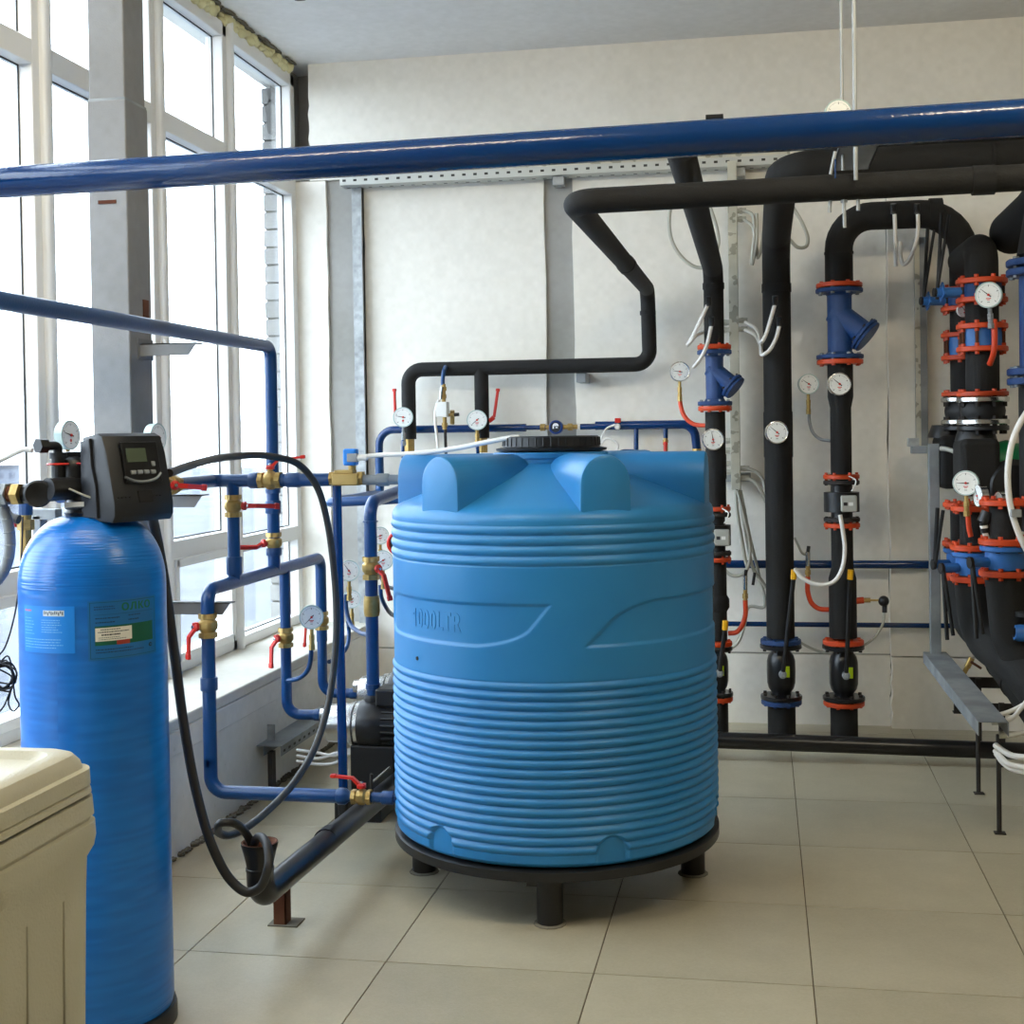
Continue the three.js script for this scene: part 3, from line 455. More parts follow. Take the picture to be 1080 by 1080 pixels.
{ // control valve on the vessel's neck
  const nb = VB + 0.66, n = V(Math.sin(nb), 0, Math.cos(nb)), sd = V(Math.cos(nb), 0, -Math.sin(nb)), N0 = V(VC.x, 1.312, VC.z);   // n: the way the display faces, sd: towards its far edge
  const t = thing('control_valve', 'black softener control valve with display on the blue vessel', 'control valve', N0);
  part(t, 'neck_adapter', turned(N0, AY, [[0, 0.062], [0.012, 0.068], [0.02, 0.062], [0.024, 0.066], [0.034, 0.066], [0.036, 0.058], [0.06, 0.056], [0.06, 0]], 32), M.blackPlastic);
  const Q = (a, u, y) => N0.clone().addScaledVector(n, a).addScaledVector(sd, u).add(V(0, y, 0));
  part(t, 'body_casting', [rod(Q(-0.02, 0, 0.03), Q(-0.02, 0, 0.14), 0.047, 24), turned(Q(-0.02, -0.035, 0.06), AY, [[0, 0.034], [0.065, 0.034], [0.085, 0.026], [0.094, 0.012], [0.095, 0]], 20), rod(Q(0, 0, 0.075), Q(0, -0.13, 0.075), 0.028, 20), rod(Q(-0.06, 0.01, 0.06), Q(-0.06, 0.09, 0.06), 0.026, 16), rod(Q(0.02, -0.03, 0.05), Q(0.065, -0.03, 0.05), 0.022, 16)], M.blackPlastic);
  part(t, 'injector_cap', [turned(Q(-0.045, -0.01, 0.13), AY, [[0, 0.036], [0.02, 0.036], [0.022, 0.04], [0.036, 0.04], [0.038, 0]], 20), rod(Q(-0.03, -0.075, 0.09), Q(-0.03, -0.075, 0.15), 0.017, 14), rod(Q(-0.03, -0.075, 0.15), Q(-0.03, -0.075, 0.165), 0.021, 14)], M.blackPlastic);
  part(t, 'red_clip', [turned(Q(-0.03, -0.075, 0.133), AY, [[0, 0.026], [0.003, 0.03], [0.006, 0.026]], 16), turned(Q(0.0, 0.0, 0.133), AY, [[0, 0.046], [0.003, 0.05], [0.006, 0.046]], 20)], M.red, 'red locking clips');
  const nozzle = part(t, 'brine_elbow', [pipe([Q(-0.03, -0.075, 0.16), Q(-0.03, -0.075, 0.183), Q(-0.03, -0.12, 0.183)], 0.0115, 0.02, 10), hex(Q(-0.03, -0.11, 0.183), sd.clone().negate(), 0.019, 0.024)], M.blackPlastic);
  const knobAt = atZ(40, 521, 3.78), kd = EYE.clone().sub(knobAt).setY(0).normalize();
  part(t, 'port_cap', turned(add(knobAt, kd, -0.03), kd, [[-0.03, 0], [-0.03, 0.03], [0, 0.03], [0.004, 0.034], [0.03, 0.034], [0.034, 0.03], [0.031, 0.024], [0.03, 0.0]], 28), M.blackPlastic);
  part(t, 'union', [rod(add(knobAt, kd, -0.05), atZ(20, 521, 3.72), 0.025, 20), rod(add(knobAt, kd, -0.05), Q(0, -0.03, 0.07), 0.024, 16)], M.blackPlastic);
  part(t, 'warning_tag', frameAt(new THREE.BoxGeometry(0.055, 0.012, 0.001), atZ(80, 532, VC.z + 0.072), V(0.96, 0.02, -0.28), AY), M.whitePlastic, 'small white tag');
  // head with the display: side profile (depth, height) swept across its width
  const W = 0.188, prof = [[0, -0.004], [0.1, -0.006], [0.108, 0.006], [0.108, 0.034], [0.1, 0.066], [0.08, 0.16], [0.064, 0.2], [0.05, 0.206], [0.0, 0.198]];
  const head = part(t, 'head_cover', metric(frameAt(extrude(prof, W - 0.012, 0.006), Q(0.035, W / 2 + 0.041, 0.0), n, AY)), M.blackPlastic, 'black plastic cover');
  // extrude runs along +z of the frame = n x up; flip so that it runs along sd
  const fc = (u, y) => { const k = (y - 0.066) / 0.094; return Q(0.035 + 0.1 - 0.02 * Math.max(0, k) + 0.0072, u + 0.022, y + 0.02); }, tilt = AY.clone().addScaledVector(n, -0.21).normalize();
  const nrm = sd.clone().cross(tilt);
  const plate = (u, y, w, h, th, r = 0.002) => metric(frameAt(new RoundedBoxGeometry(w, h, th, 2, r), fc(u, y), sd, tilt));
  part(head, 'bezel', [plate(0.03, 0.118, 0.115, 0.105, 0.006, 0.003)], M.gloss);
  part(head, 'display', plate(0.015, 0.135, 0.062, 0.036, 0.011, 0.001), std({ color: 0x55604f, roughness: 0.2 }), 'grey green display');
  for (let k = 0; k < 4; k++) part(head, 'button', plate(-0.002 + k * 0.021, 0.092, 0.017, 0.011, 0.012, 0.003), M.galvDull, 'small grey button');
  part(head, 'button', plate(0.065, 0.112, 0.012, 0.014, 0.012, 0.003), M.galvDull);
  part(head, 'grey_arc', curve([fc(-0.03, 0.081), fc(0.0, 0.07), fc(0.035, 0.068), fc(0.07, 0.076), fc(0.085, 0.088)].map((p) => add(p, nrm, 0.003)), 0.0035, 30, 6), M.galvDull, 'grey curved trim');
  part(head, 'front_latch', plate(0.03, 0.03, 0.045, 0.032, 0.012, 0.002), M.dark);
  const vents = []; for (let k = 0; k < 12; k++) for (const y of [0.012, 0.03]) { if (y > 0.02 && k > 3 && k < 8) continue; vents.push(plate(-0.055 + k * 0.012, y, 0.004, 0.004, 0.012, 0.001)); } part(head, 'vent_holes', vents, M.dark);
  part(head, 'side_shell', metric(frameAt(extrude([[0, 0.004], [0.055, 0.002], [0.05, 0.08], [0.036, 0.13], [0.03, 0.196], [0, 0.19]], W + 0.004, 0.003), Q(0.033, W / 2 + 0.046, 0.0), n, AY)), M.slatePlastic, 'slate grey rear shell');
  part(t, 'sensor_wire', curve([Q(0.03, -0.09, 0.075), Q(0.06, -0.06, 0.055), Q(0.085, -0.03, 0.045), Q(0.09, 0.0, 0.06), Q(0.08, 0.02, 0.075)], 0.0028, 30, 6), M.cableGrey);
}
{ // brine tank
  const x1 = 0.83, z0 = 4.42, z1 = 4.80, x0 = 0.44, H = 0.833, t = thing('brine_tank', 'beige plastic brine tank with a flip lid beside the blue vessel', 'tank', V((x0 + x1) / 2, 0, (z0 + z1) / 2));
  const rr = (inset, r) => { const s = new THREE.Shape(), a = x0 + inset, b = x1 - inset, c = -z1 + inset, d = -z0 - inset; s.moveTo(a + r, c); s.lineTo(b - r, c); s.absarc(b - r, c + r, r, -Math.PI / 2, 0); s.lineTo(b, d - r); s.absarc(b - r, d - r, r, 0, Math.PI / 2); s.lineTo(a + r, d); s.absarc(a + r, d - r, r, Math.PI / 2, Math.PI); s.lineTo(a, c + r); s.absarc(a + r, c + r, r, Math.PI, Math.PI * 1.5); return s.getSpacedPoints(96); };
  const stack = (levels) => { const P = [], I = [], n = 97; for (const [y, inset, r] of levels) { const q = rr(inset, r); for (let k = 0; k < n; k++) { const p = q[k % 96 === 0 && k ? 0 : k] ?? q[0]; P.push(p.x, y, -p.y); } } for (let j = 0; j < levels.length - 1; j++) for (let k = 0; k < n - 1; k++) { const a = j * n + k, b = a + n; I.push(a, a + 1, b, b, a + 1, b + 1); }
    const e = (levels.length - 1) * n, c = P.length / 3; P.push((x0 + x1) / 2, levels.at(-1)[0], (z0 + z1) / 2); for (let k = 0; k < n - 1; k++) I.push(c, e + k, e + k + 1);
    const g = new THREE.BufferGeometry(); g.setAttribute('position', new THREE.Float32BufferAttribute(P, 3)); g.setIndex(I); g.computeVertexNormals(); g.setAttribute('uv', new THREE.Float32BufferAttribute(new Float32Array(P.length / 3 * 2), 2)); return metric(toCreasedNormals(g, 0.5)); };
  part(t, 'body', stack([[0, 0.03, 0.05], [0.02, 0.022, 0.05], [0.45, 0.016, 0.05], [0.66, 0.012, 0.05], [0.715, 0.010, 0.05], [0.735, -0.001, 0.055], [0.755, -0.004, 0.055], [0.783, -0.003, 0.055], [0.786, 0.004, 0.055], [0.792, 0.004, 0.055], [0.795, -0.002, 0.055], [H - 0.003, 0.0, 0.055], [H - 0.003, 0.02, 0.05]]), M.beige);
  const lid = part(t, 'lid', stack([[H + 0.001, 0.006, 0.05], [H + 0.004, 0.001, 0.055], [H + 0.014, 0.002, 0.055], [H + 0.017, 0.007, 0.052], [H + 0.02, 0.002, 0.055], [H + 0.05, 0.003, 0.055], [H + 0.053, 0.013, 0.05], [H + 0.065, 0.016, 0.05], [H + 0.08, 0.026, 0.05], [H + 0.086, 0.04, 0.045], [H + 0.085, 0.06, 0.045], [H + 0.072, 0.076, 0.04], [H + 0.07, 0.09, 0.035]]), M.beige);
  part(lid, 'hinged_hatch', [box(x0 + 0.03, x0 + 0.2, H + 0.06, H + 0.088, z0 + 0.08, z1 - 0.02, 0.02)], M.beige);
  for (const dz of [0.13, 0.25]) part(t, 'moulded_rib', rod(V(x1 - 0.017, 0.03, z0 + dz), V(x1 - 0.0125, 0.66, z0 + dz), 0.0025, 6), M.beige);
}
// rusty inlet, flexible hose, brass cock, wire coil and brackets at the edge by the window
{
  const a = atZ(20, 521, 3.74), b = atZ(2, 521, 3.74);
  pipeRun('inlet_nipple', 'rusty threaded steel nipple joined to the black control valve', 'pipe fitting', [a, add(b, b.clone().sub(a), 1.5)], 0.021, M.rust, 0, [['lock_nut', hex(add(a, b.clone().sub(a).normalize(), 0.002), b.clone().sub(a), 0.029, 0.02), M.brass], ['lock_nut', hex(add(b, b.clone().sub(a).normalize(), -0.01), b.clone().sub(a), 0.03, 0.02), M.galvDull]]);
  const fh = thing('flexible_hose', 'grey ribbed flexible hose hanging beside the blue vessel', 'hose', atZ(2, 530, 3.74)); const pts = [[-4, 522], [2, 534], [9, 556], [10, 580], [4, 602], [-12, 622]].map(([x, y]) => atZ(x, y, 3.74)); part(fh, 'tube', curve(pts, 0.014, 50, 12), M.greyPlastic);
  for (let k = 1; k < 9; k++) { const c = new THREE.CatmullRomCurve3(pts), q = c.getPoint(k / 9), d = c.getTangent(k / 9); part(fh, 'band', turned(add(q, d, -0.002), d, [[0, 0.0142], [0.002, 0.0152], [0.004, 0.0142]], 14), M.galvDull); }
  const elbow = [[4, 535], [10, 545], [20, 548]].map(([x, y]) => atZ(x, y, 3.5)); const dh = thing('short_hose', 'short black hose curling under the rusty nipple', 'hose', elbow[0]); part(dh, 'tube', curve(elbow, 0.013, 24, 10), M.hoseBlack);
  const bp = thing('drain_cock', 'brass drain cock below a blue stub behind the vessel', 'valve', atZ(28, 560, 3.3)); part(bp, 'blue_stub', rod(atZ(27, 527, 3.3), atZ(27, 543, 3.3), 0.02), M.bluePipe); part(bp, 'body', [rod(atZ(27, 543, 3.3), atZ(27, 590, 3.3), 0.016), hex(atZ(27, 548, 3.3), V(0, -1, 0), 0.024, 0.03), rod(atZ(27, 551, 3.3), atZ(17, 551, 3.3), 0.008, 10)], M.brass); part(bp, 'knob', rod(atZ(18, 551, 3.3), atZ(15, 551, 3.3), 0.014, 12), M.red, 'red knob');
  const br = thing('pipe_bracket', 'grey steel angle bracket behind the vessel at the window', 'bracket', atZ(50, 545, 3.15)); part(br, 'arm', [box(atZ(36, 540, 3.1).x, atZ(62, 540, 3.1).x, 1.268, 1.30, 3.08, 3.12, 0.002), box(atZ(38, 540, 3.1).x, atZ(46, 540, 3.1).x, 0.5, 1.28, 3.08, 3.12, 0.002)], M.galvDull);
  const tube = thing('brine_tube', 'thin white plastic brine tube leading to the control valve', 'tube', atZ(30, 478, 3.72)); part(tube, 'tube', curve([[34, 475], [26, 474], [12, 480], [-4, 488], [-30, 505]].map(([x, y]) => atZ(x, y, 3.72)), 0.0065, 30, 8), M.cableWhite);
  const coil = thing('cable_coil', 'tangled coil of thin black cable hanging by the vessel', 'cable', atZ(10, 700, 3.55)), pl = [[24, 545], [23, 580], [20, 620], [14, 655], [4, 685], [-8, 700]];
  for (let k = 0; k < 46; k++) { const a2 = k * 1.37, rr = 10 + 9 * hash(k, 5); pl.push([2 + Math.cos(a2) * rr * 0.9, 712 + Math.sin(a2) * rr + (hash(k, 8) - 0.5) * 10]); } pl.push([16, 735], [20, 744], [14, 750], [9, 742], [12, 726], [4, 745], [-6, 756]);
  part(coil, 'wire', curve(pl.map(([x, y], k) => atZ(x, y, 3.55 + 0.04 * (hash(k, 31) - 0.5))), 0.0024, 420, 5), M.dark);
}
gauge(atZ(74.5, 459, 3.05), V(0.985, 0.02, 0.12), 0.046, { label: 'pressure gauge above the control valve, turned side on by the window', stem: V(0, -1, 0), stemLen: 0.16, deg: 165, look: 1 });
gauge(atZ(167, 461, 2.75), V(0.985, 0.02, 0.12), 0.046, { label: 'pressure gauge peeping out behind the control valve head', stem: V(0, -1, 0), stemLen: 0.09, deg: 160, look: 1 });

// ================================================================ BLUE PLASTIC PIPEWORK BY THE WINDOWS
const PXW = 0.20, zA = 2.30, yH = 1.354, yD = 0.985;
{
  const yU = 1.864, zB = 1.911;
  pipeRun('blue_supply_pipe', 'blue supply pipe running along the windows then dropping down', 'pipe', [V(PXW, yU, 4.9), V(PXW, yU, zB), V(PXW, yD, zB)], 0.0245, M.bluePipe, 0.045, [['coupling', collar(V(PXW, 1.235, zB), AY, 0.0245, 0.05)], ['coupling', collar(V(PXW, 1.30, zB), AY, 0.0235, 0.02)], ['coupling', collar(V(PXW, 1.06, zB), AY, 0.0245, 0.03)]]);
  // suction manifold, sloping run that falls towards the floor run into the tank
  const zL = 2.535, zR = 1.372;
  pipeRun('blue_suction_manifold', 'blue suction manifold along the parapet with an elbow down to the floor', 'pipe', [V(PXW, 0.375, zL), V(PXW, yD, zL), V(PXW, yD, zR), V(PXW, 0.62, zR)].map((p, i) => p), 0.0235, M.bluePipe, 0.05, [['coupling', collar(V(PXW, 0.66, zL), AY, 0.0235, 0.045)]]);
  const yF = 0.285, zF = zL;
  pipeRun('blue_tank_outlet_pipe', 'blue pipe from the parapet along the floor to the tank outlet', 'pipe', [V(PXW, 0.40, zF), V(PXW, yF, zF), V(0.66, yF, zF)], 0.0235, M.bluePipe, 0.06, [['tail', rod(V(0.69, yF, zF), V(0.88, yF, zF), 0.0172, 18)], ['reducer', turned(V(0.655, yF, zF), AX, [[0, 0.024], [0.006, 0.028], [0.03, 0.028], [0.045, 0.017], [0.05, 0.017]], 20)], ['coupling', collar(V(0.835, yF, zF), AX, 0.0185, 0.04)]]);
  ballValve(V(0.742, yF, zF), AX, 0.0195, AY, V(-1, 0.02, 0), 0.105, 'brass ball valve on the floor run into the tank, lever lying level');
  ballValve(V(0.872, yF + 0.005, zF - 0.10), AX, 0.017, AY, V(1, 0, 0), 0.08, 'brass ball valve with red knob half hidden behind the tank foot');
  ballValve(V(PXW, 0.862, zL), AY, 0.024, V(-0.62, 0, 0.78), V(0, -1, 0), 0.105, 'brass ball valve under the manifold elbow beside the column, lever hanging');
  // tee legs with valves
  const legs = thing('blue_bypass_leg', 'short blue vertical leg joining the upper run to the manifold', 'pipe', V(PXW, yD, zA)); part(legs, 'pipe', pipe([V(PXW, yD, zA), V(PXW, yH, zA)], 0.0225, 0, 18), M.bluePipe); part(legs, 'coupling', collar(V(PXW, 1.045, zA), AY, 0.0225, 0.065), M.bluePipe);
  ballValve(V(PXW, 1.262, zA), AY, 0.023, AX, V(0, 0, -1).add(V(0.9, -0.08, 0)), 0.12, 'brass ball valve on the bypass leg, red lever pointing level');
  ballValve(V(PXW, 1.095, zB), AY, 0.023, V(-0.5, 0, 0.5), V(-0.75, 0.07, 0.6), 0.12, 'brass ball valve low on the supply drop, lever towards the windows');
  // upper run: from the vessel past the column, then across to the tank
  pipeRun('blue_fill_pipe', 'blue fill pipe from the vessel across to the solenoid valve', 'pipe', [V(0.13, yH, 3.35), V(0.13, yH, zA), V(0.57, yH, zA)], 0.0235, M.bluePipe, 0.04, [['coupling', collar(V(0.285, yH, zA), AX, 0.0235, 0.035)], ['reducer', turned(V(0.405, yH, zA), AX, [[0, 0.0236], [0.004, 0.027], [0.05, 0.027], [0.075, 0.014], [0.08, 0.0145], [0.16, 0.0145], [0.16, 0]], 20)]]);
  ballValve(V(0.344, yH, zA), AX, 0.024, V(0, 1, 0), V(1, 0.06, -0.2), 0.125, 'brass ball valve on the fill pipe crossing the supply drop, lever up high');
  ballValve(V(0.13, yH, 2.66), AZ, 0.025, V(0.7, 0, 0.7), V(0.35, -0.1, -0.9), 0.11, 'brass ball valve beside the control head, lever sticking out past it');
  // solenoid and the grey tail into the tank
  const s = V(0.632, yH + 0.005, zA), sv = thing('solenoid_valve', 'brass solenoid valve with bright blue coil at the fill pipe', 'valve', s);
  part(sv, 'body', [box(s.x - 0.05, s.x + 0.05, s.y - 0.026, s.y + 0.018, s.z - 0.027, s.z + 0.027, 0.006), hex(add(s, AX, -0.062), AX, 0.026, 0.02), hex(add(s, AX, 0.042), AX, 0.026, 0.02), box(s.x - 0.04, s.x + 0.03, s.y + 0.016, s.y + 0.030, s.z - 0.025, s.z + 0.025, 0.004), rod(add(s, V(0.02, 0.02, 0)), add(s, V(0.02, 0.052, 0)), 0.014)], M.brass);
  part(sv, 'coil', [box(s.x - 0.008, s.x + 0.04, s.y + 0.045, s.y + 0.105, s.z - 0.022, s.z + 0.022, 0.008)], M.solenoidBlue, 'bright blue coil'); part(sv, 'plug', box(s.x + 0.012, s.x + 0.05, s.y + 0.058, s.y + 0.088, s.z + 0.012, s.z + 0.036, 0.003), M.galvDull, 'grey connector');
  pipeRun('grey_tail_pipe', 'short grey pipe with unions between solenoid valve and tank', 'pipe', [V(0.69, yH - 0.002, zA), V(0.93, yH - 0.002, zA)], 0.018, M.greyPlastic, 0, [['union', collar(V(0.765, yH - 0.002, zA), AX, 0.018, 0.045)], ['union', collar(V(0.86, yH - 0.002, zA), AX, 0.018, 0.03)]]);
  pipeRun('blue_drop_pipe', 'slim blue pipe dropping from the solenoid valve to the floor drain', 'pipe', [V(0.594, yH - 0.02, zA), V(0.598, 0.225, zA)], 0.0165, M.bluePaint, 0, [['end_boot', turned(V(0.598, 0.15, zA), AY, [[0, 0.012], [0, 0.019], [0.08, 0.019], [0.08, 0.012]], 14), M.rubber]]);
  // white cable from the coil over the tank lid
  const wc = thing('white_coil_cable', 'white cable from the solenoid coil resting on the tank lid', 'cable', add(s, V(0.05, 0.073, 0.024)));
  part(wc, 'cable', curve([add(s, V(0.045, 0.073, 0.024)), atZ(400, 480, 2.32), atZ(440, 478, 2.36), atZ(480, 473, 2.4), atZ(515, 466, 2.44), atZ(540, 461.5, 2.46), atZ(548, 461, 2.46)], 0.0085, 50, 10), M.cableWhite); part(wc, 'gland', rod(add(s, V(0.044, 0.073, 0.024)), add(s, V(0.085, 0.074, 0.024)), 0.011, 12), M.cableWhite);
  // pump legs
  const pu = 0.365;
  const z1 = 1.802; pipeRun('blue_pump_inlet_pipe', 'blue inlet pipe dropping from the manifold to the front pump', 'pipe', [V(PXW, yD, z1), V(PXW, pu + 0.03, z1), V(0.365, pu + 0.03, z1)], 0.021, M.bluePipe, 0.055, [['coupling', collar(V(0.33, pu + 0.03, z1), AX, 0.019, 0.03)], ['nipple', rod(V(0.345, pu + 0.03, z1), V(0.40, pu + 0.03, z1), 0.02), M.rubber]]);
  ballValve(V(PXW, 0.705, z1), AY, 0.0225, V(-0.55, 0, 0.83), V(0, -1, 0), 0.11, 'brass ball valve on the front pump inlet, lever hanging straight down');
  pipeRun('blue_pump_inlet_pipe', 'blue inlet pipe dropping from the manifold end to the rear pump', 'pipe', [V(PXW, 0.66, zR), V(PXW, pu + 0.03, zR), V(0.37, pu + 0.03, zR)], 0.021, M.bluePipe, 0.055, [['coupling', collar(V(0.34, pu + 0.03, zR), AX, 0.019, 0.03)], ['nipple', rod(V(0.35, pu + 0.03, zR), V(0.41, pu + 0.03, zR), 0.02), M.rubber]]);
  ballValve(V(PXW, 0.71, zR), AY, 0.0225, V(-1, 0, 0.1), V(0, -1, 0.1), 0.11, 'brass ball valve on the rear pump inlet behind the black hose');
  // gauges on blue siphons
  const gl = (c, R, label, deg, hosePts, o = {}) => { gauge(c, o.dir ?? V(0.35, 0.03, 0.94), R, { label, stem: V(0, -1, 0), stemLen: 0.085, deg, look: 0, ...o }); const h = thing('gauge_siphon', `thin blue siphon tube under the ${o.tail}`, 'tube', hosePts[0]); part(h, 'tube', curve(hosePts, 0.0095, 30, 8), M.bluePipe); };
  gl(atZ(328.5, 651, 1.95), 0.047, 'pressure gauge over the sill, needle down to lower side, brass stem', 225, [atZ(328, 681, 1.93), atZ(328, 692, 1.93), atZ(325, 706, 1.9), atZ(316, 715, 1.86), atZ(302, 718, 1.81)], { tail: 'gauge over the window sill' });
  gl(atZ(368, 602, 1.5), 0.045, 'pressure gauge beside the slim blue drop pipe, needle pointing up', 125, [atZ(365, 627, 1.48), atZ(365, 640, 1.48), atZ(369, 657, 1.5), atZ(378, 666, 1.6), atZ(389, 670, 1.79)], { tail: 'gauge beside the slim drop pipe' });
  gl(atZ(371, 632, 1.1), 0.042, 'pressure gauge low behind the slim blue drop pipe', 215, [atZ(367, 655, 1.08), atZ(368, 668, 1.08), atZ(366, 682, 1.12), atZ(357, 693, 1.2), atZ(347, 698, 1.36)], { tail: 'gauge low behind the drop pipe' });
  gl(atZ(401, 565, 0.9), 0.042, 'pressure gauge high behind the pump discharge pipe', 200, [atZ(400, 585, 0.88), atZ(400, 600, 0.88), atZ(405, 615, 0.8), atZ(424, 622, 0.4), atZ(440, 624, 0.0)], { tail: 'gauge high behind the discharge pipe' });
  gl(atZ(404, 591, 1.3), 0.044, 'pressure gauge below another behind the discharge pipe', 210, [atZ(401, 617, 1.28), atZ(402, 628, 1.28), atZ(408, 642, 1.2), atZ(424, 653, 0.7), atZ(440, 656, 0.0)], { tail: 'lower gauge behind the discharge pipe' });
  // pump discharge
  const d0 = atZ(395, 735, z1), dx = d0.x - 0.005;
  pipeRun('blue_discharge_pipe', 'blue discharge pipe rising from the front pump beside the tank', 'pipe', [V(dx, 0.44, z1), V(dx, 1.245, z1), V(dx + 0.02, 1.285, 1.25), V(dx + 0.4, 1.30, 1.2)], 0.0255, M.bluePipe, 0.06, [['coupling', collar(V(dx, 0.515, z1), AY, 0.024, 0.02)], ['coupling', collar(V(dx, 1.17, z1), AY, 0.0242, 0.006)], ['brass_union', turned(V(dx, 0.795, z1), AY, [[0, 0.026], [0, 0.03], [0.02, 0.033], [0.06, 0.033], [0.08, 0.03], [0.08, 0.026]], 12), M.brass, 'brass union'], ['pump_union', [turned(V(dx, 0.42, z1), AY, [[0, 0.03], [0.01, 0.038], [0.05, 0.04], [0.06, 0.034], [0.062, 0.025]], 10), rod(V(dx, 0.36, z1), V(dx, 0.43, z1), 0.026)], M.rubber, 'black union nut']]);
  ballValve(V(dx, 0.985, z1), AY, 0.026, V(0.8, 0, 0.6), V(0.25, -1, 0.1), 0.13, 'brass ball valve on the pump discharge pipe, cranked lever hanging by the tank');
  // rear manifold return
  const A = atZ(400, 500, 0.2), B = atZ(401, 521, 0.07), C = atZ(346, 530, 1.05), D = atZ(424, 526, 1.05);
  pipeRun('blue_return_pipe', 'blue pipe turning back on itself between wall manifold and tank', 'pipe', [atZ(400, 480, 0.07), B, C, D, V(D.x + 0.25, D.y, 1.05)], 0.023, M.bluePipe, 0.05);
  const hw = atZ(421, 573, 1.0), wheel = thing('red_handwheel', 'red rimmed handwheel half hidden behind the tank edge', 'handwheel', hw);
  part(wheel, 'rim', new THREE.TorusGeometry(0.05, 0.008, 10, 32).rotateY(0.2).translate(hw.x, hw.y, hw.z), M.red); part(wheel, 'hub_plate', turned(hw, V(0.2, 0, 0.98), [[-0.01, 0], [-0.01, 0.045], [0.002, 0.045], [0.004, 0.02], [0.012, 0.018], [0.012, 0]], 24), M.dark); part(wheel, 'stem', rod(hw, V(hw.x + 0.05, hw.y, 0), 0.012, 10), M.brass); part(wheel, 'spoke', [box(hw.x - 0.048, hw.x + 0.048, hw.y - 0.005, hw.y + 0.005, hw.z - 0.004, hw.z + 0.004)], M.red);
  // pumps
  const pump = (z, label, dy) => {
    const t = thing('booster_pump', label, 'pump', V(0.55, 0, z), 'booster pumps beside the tank'), y = pu + dy, x = 0.365;
    part(t, 'pump_casing', turned(V(x, y, z), AX, [[0.0, 0], [0.0, 0.03], [0.006, 0.06], [0.014, 0.075], [0.11, 0.08], [0.112, 0.088], [0.125, 0.088], [0.127, 0.08], [0.135, 0.092], [0.148, 0.092], [0.15, 0]], 40), M.stainless, 'polished stainless casing');
    part(t, 'inlet_boss', [turned(V(x - 0.02, y + 0.03, z), AX, [[0, 0.02], [0, 0.03], [0.03, 0.032], [0.09, 0.03], [0.09, 0]], 20)], M.stainless);
    const mo = part(t, 'motor', [turned(V(x + 0.148, y, z), AX, [[0, 0], [0, 0.092], [0.01, 0.099], [0.09, 0.099], [0.1, 0.092], [0.30, 0.09], [0.31, 0.08], [0.31, 0]], 40)], M.castBlack);
    const fins = []; for (let k = 0; k < 22; k++) { const a = k / 22 * 6.283; fins.push(rod(V(x + 0.25, y + Math.cos(a) * 0.093, z + Math.sin(a) * 0.093), V(x + 0.45, y + Math.cos(a) * 0.093, z + Math.sin(a) * 0.093), 0.005, 4)); } part(mo, 'cooling_fins', fins, M.castBlack);
    part(mo, 'terminal_box', box(x + 0.22, x + 0.34, y + 0.08, y + 0.15, z - 0.06, z + 0.06, 0.01), M.castBlack);
    part(t, 'foot', [box(x + 0.12, x + 0.30, 0.115, y - 0.07, z - 0.075, z + 0.075, 0.008), box(x + 0.06, x + 0.25, 0, 0.118, z - 0.10, z + 0.10, 0.006)], M.castBlack); part(t, 'name_plate', box(x + 0.10, x + 0.145, 0.098, 0.104, z + 0.1, z + 0.102), M.galvDull);
  };
  pump(z1, 'stainless and black booster pump fed by the front inlet pipe', 0); pump(zR, 'stainless and black booster pump behind the front one', 0.03);
  const rd = thing('steel_rod', 'thin bright steel rod leaning against the pump foot', 'rod', atZ(391, 826, 1.95)); part(rd, 'rod', rod(atZ(391, 826, 1.93), atZ(411, 809, 1.93), 0.005, 8), M.stainless);
}
// brackets welded to the column
for (const [y, lab, xa, xb] of [[1.823, 'grey steel bracket on the column under the high supply pipe', 0, 0.21], [1.305, 'grey steel bracket on the column under the fill pipe', 0, 0.22], [0.925, 'grey steel bracket on the column under the suction manifold', 0, 0.27]]) {
  const b = thing('column_bracket', lab, 'bracket', V(0, y, 2.58), 'brackets welded to the steel column'); part(b, 'angle', [metric(extrude([[xa, -0.03], [xb - 0.03, -0.03], [xb, 0.012], [xa, 0.012]], 0.004).translate(0, y, y < 1 ? 2.5 : 2.60)), box(xa, xb, y + 0.008, y + 0.012, y < 1 ? 2.46 : 2.55, y < 1 ? 2.504 : 2.604)], M.bracketGrey); part(b, 'weld_plate', box(0, 0.004, y - 0.04, y + 0.03, 2.507, 2.615), M.bracketGrey);
}
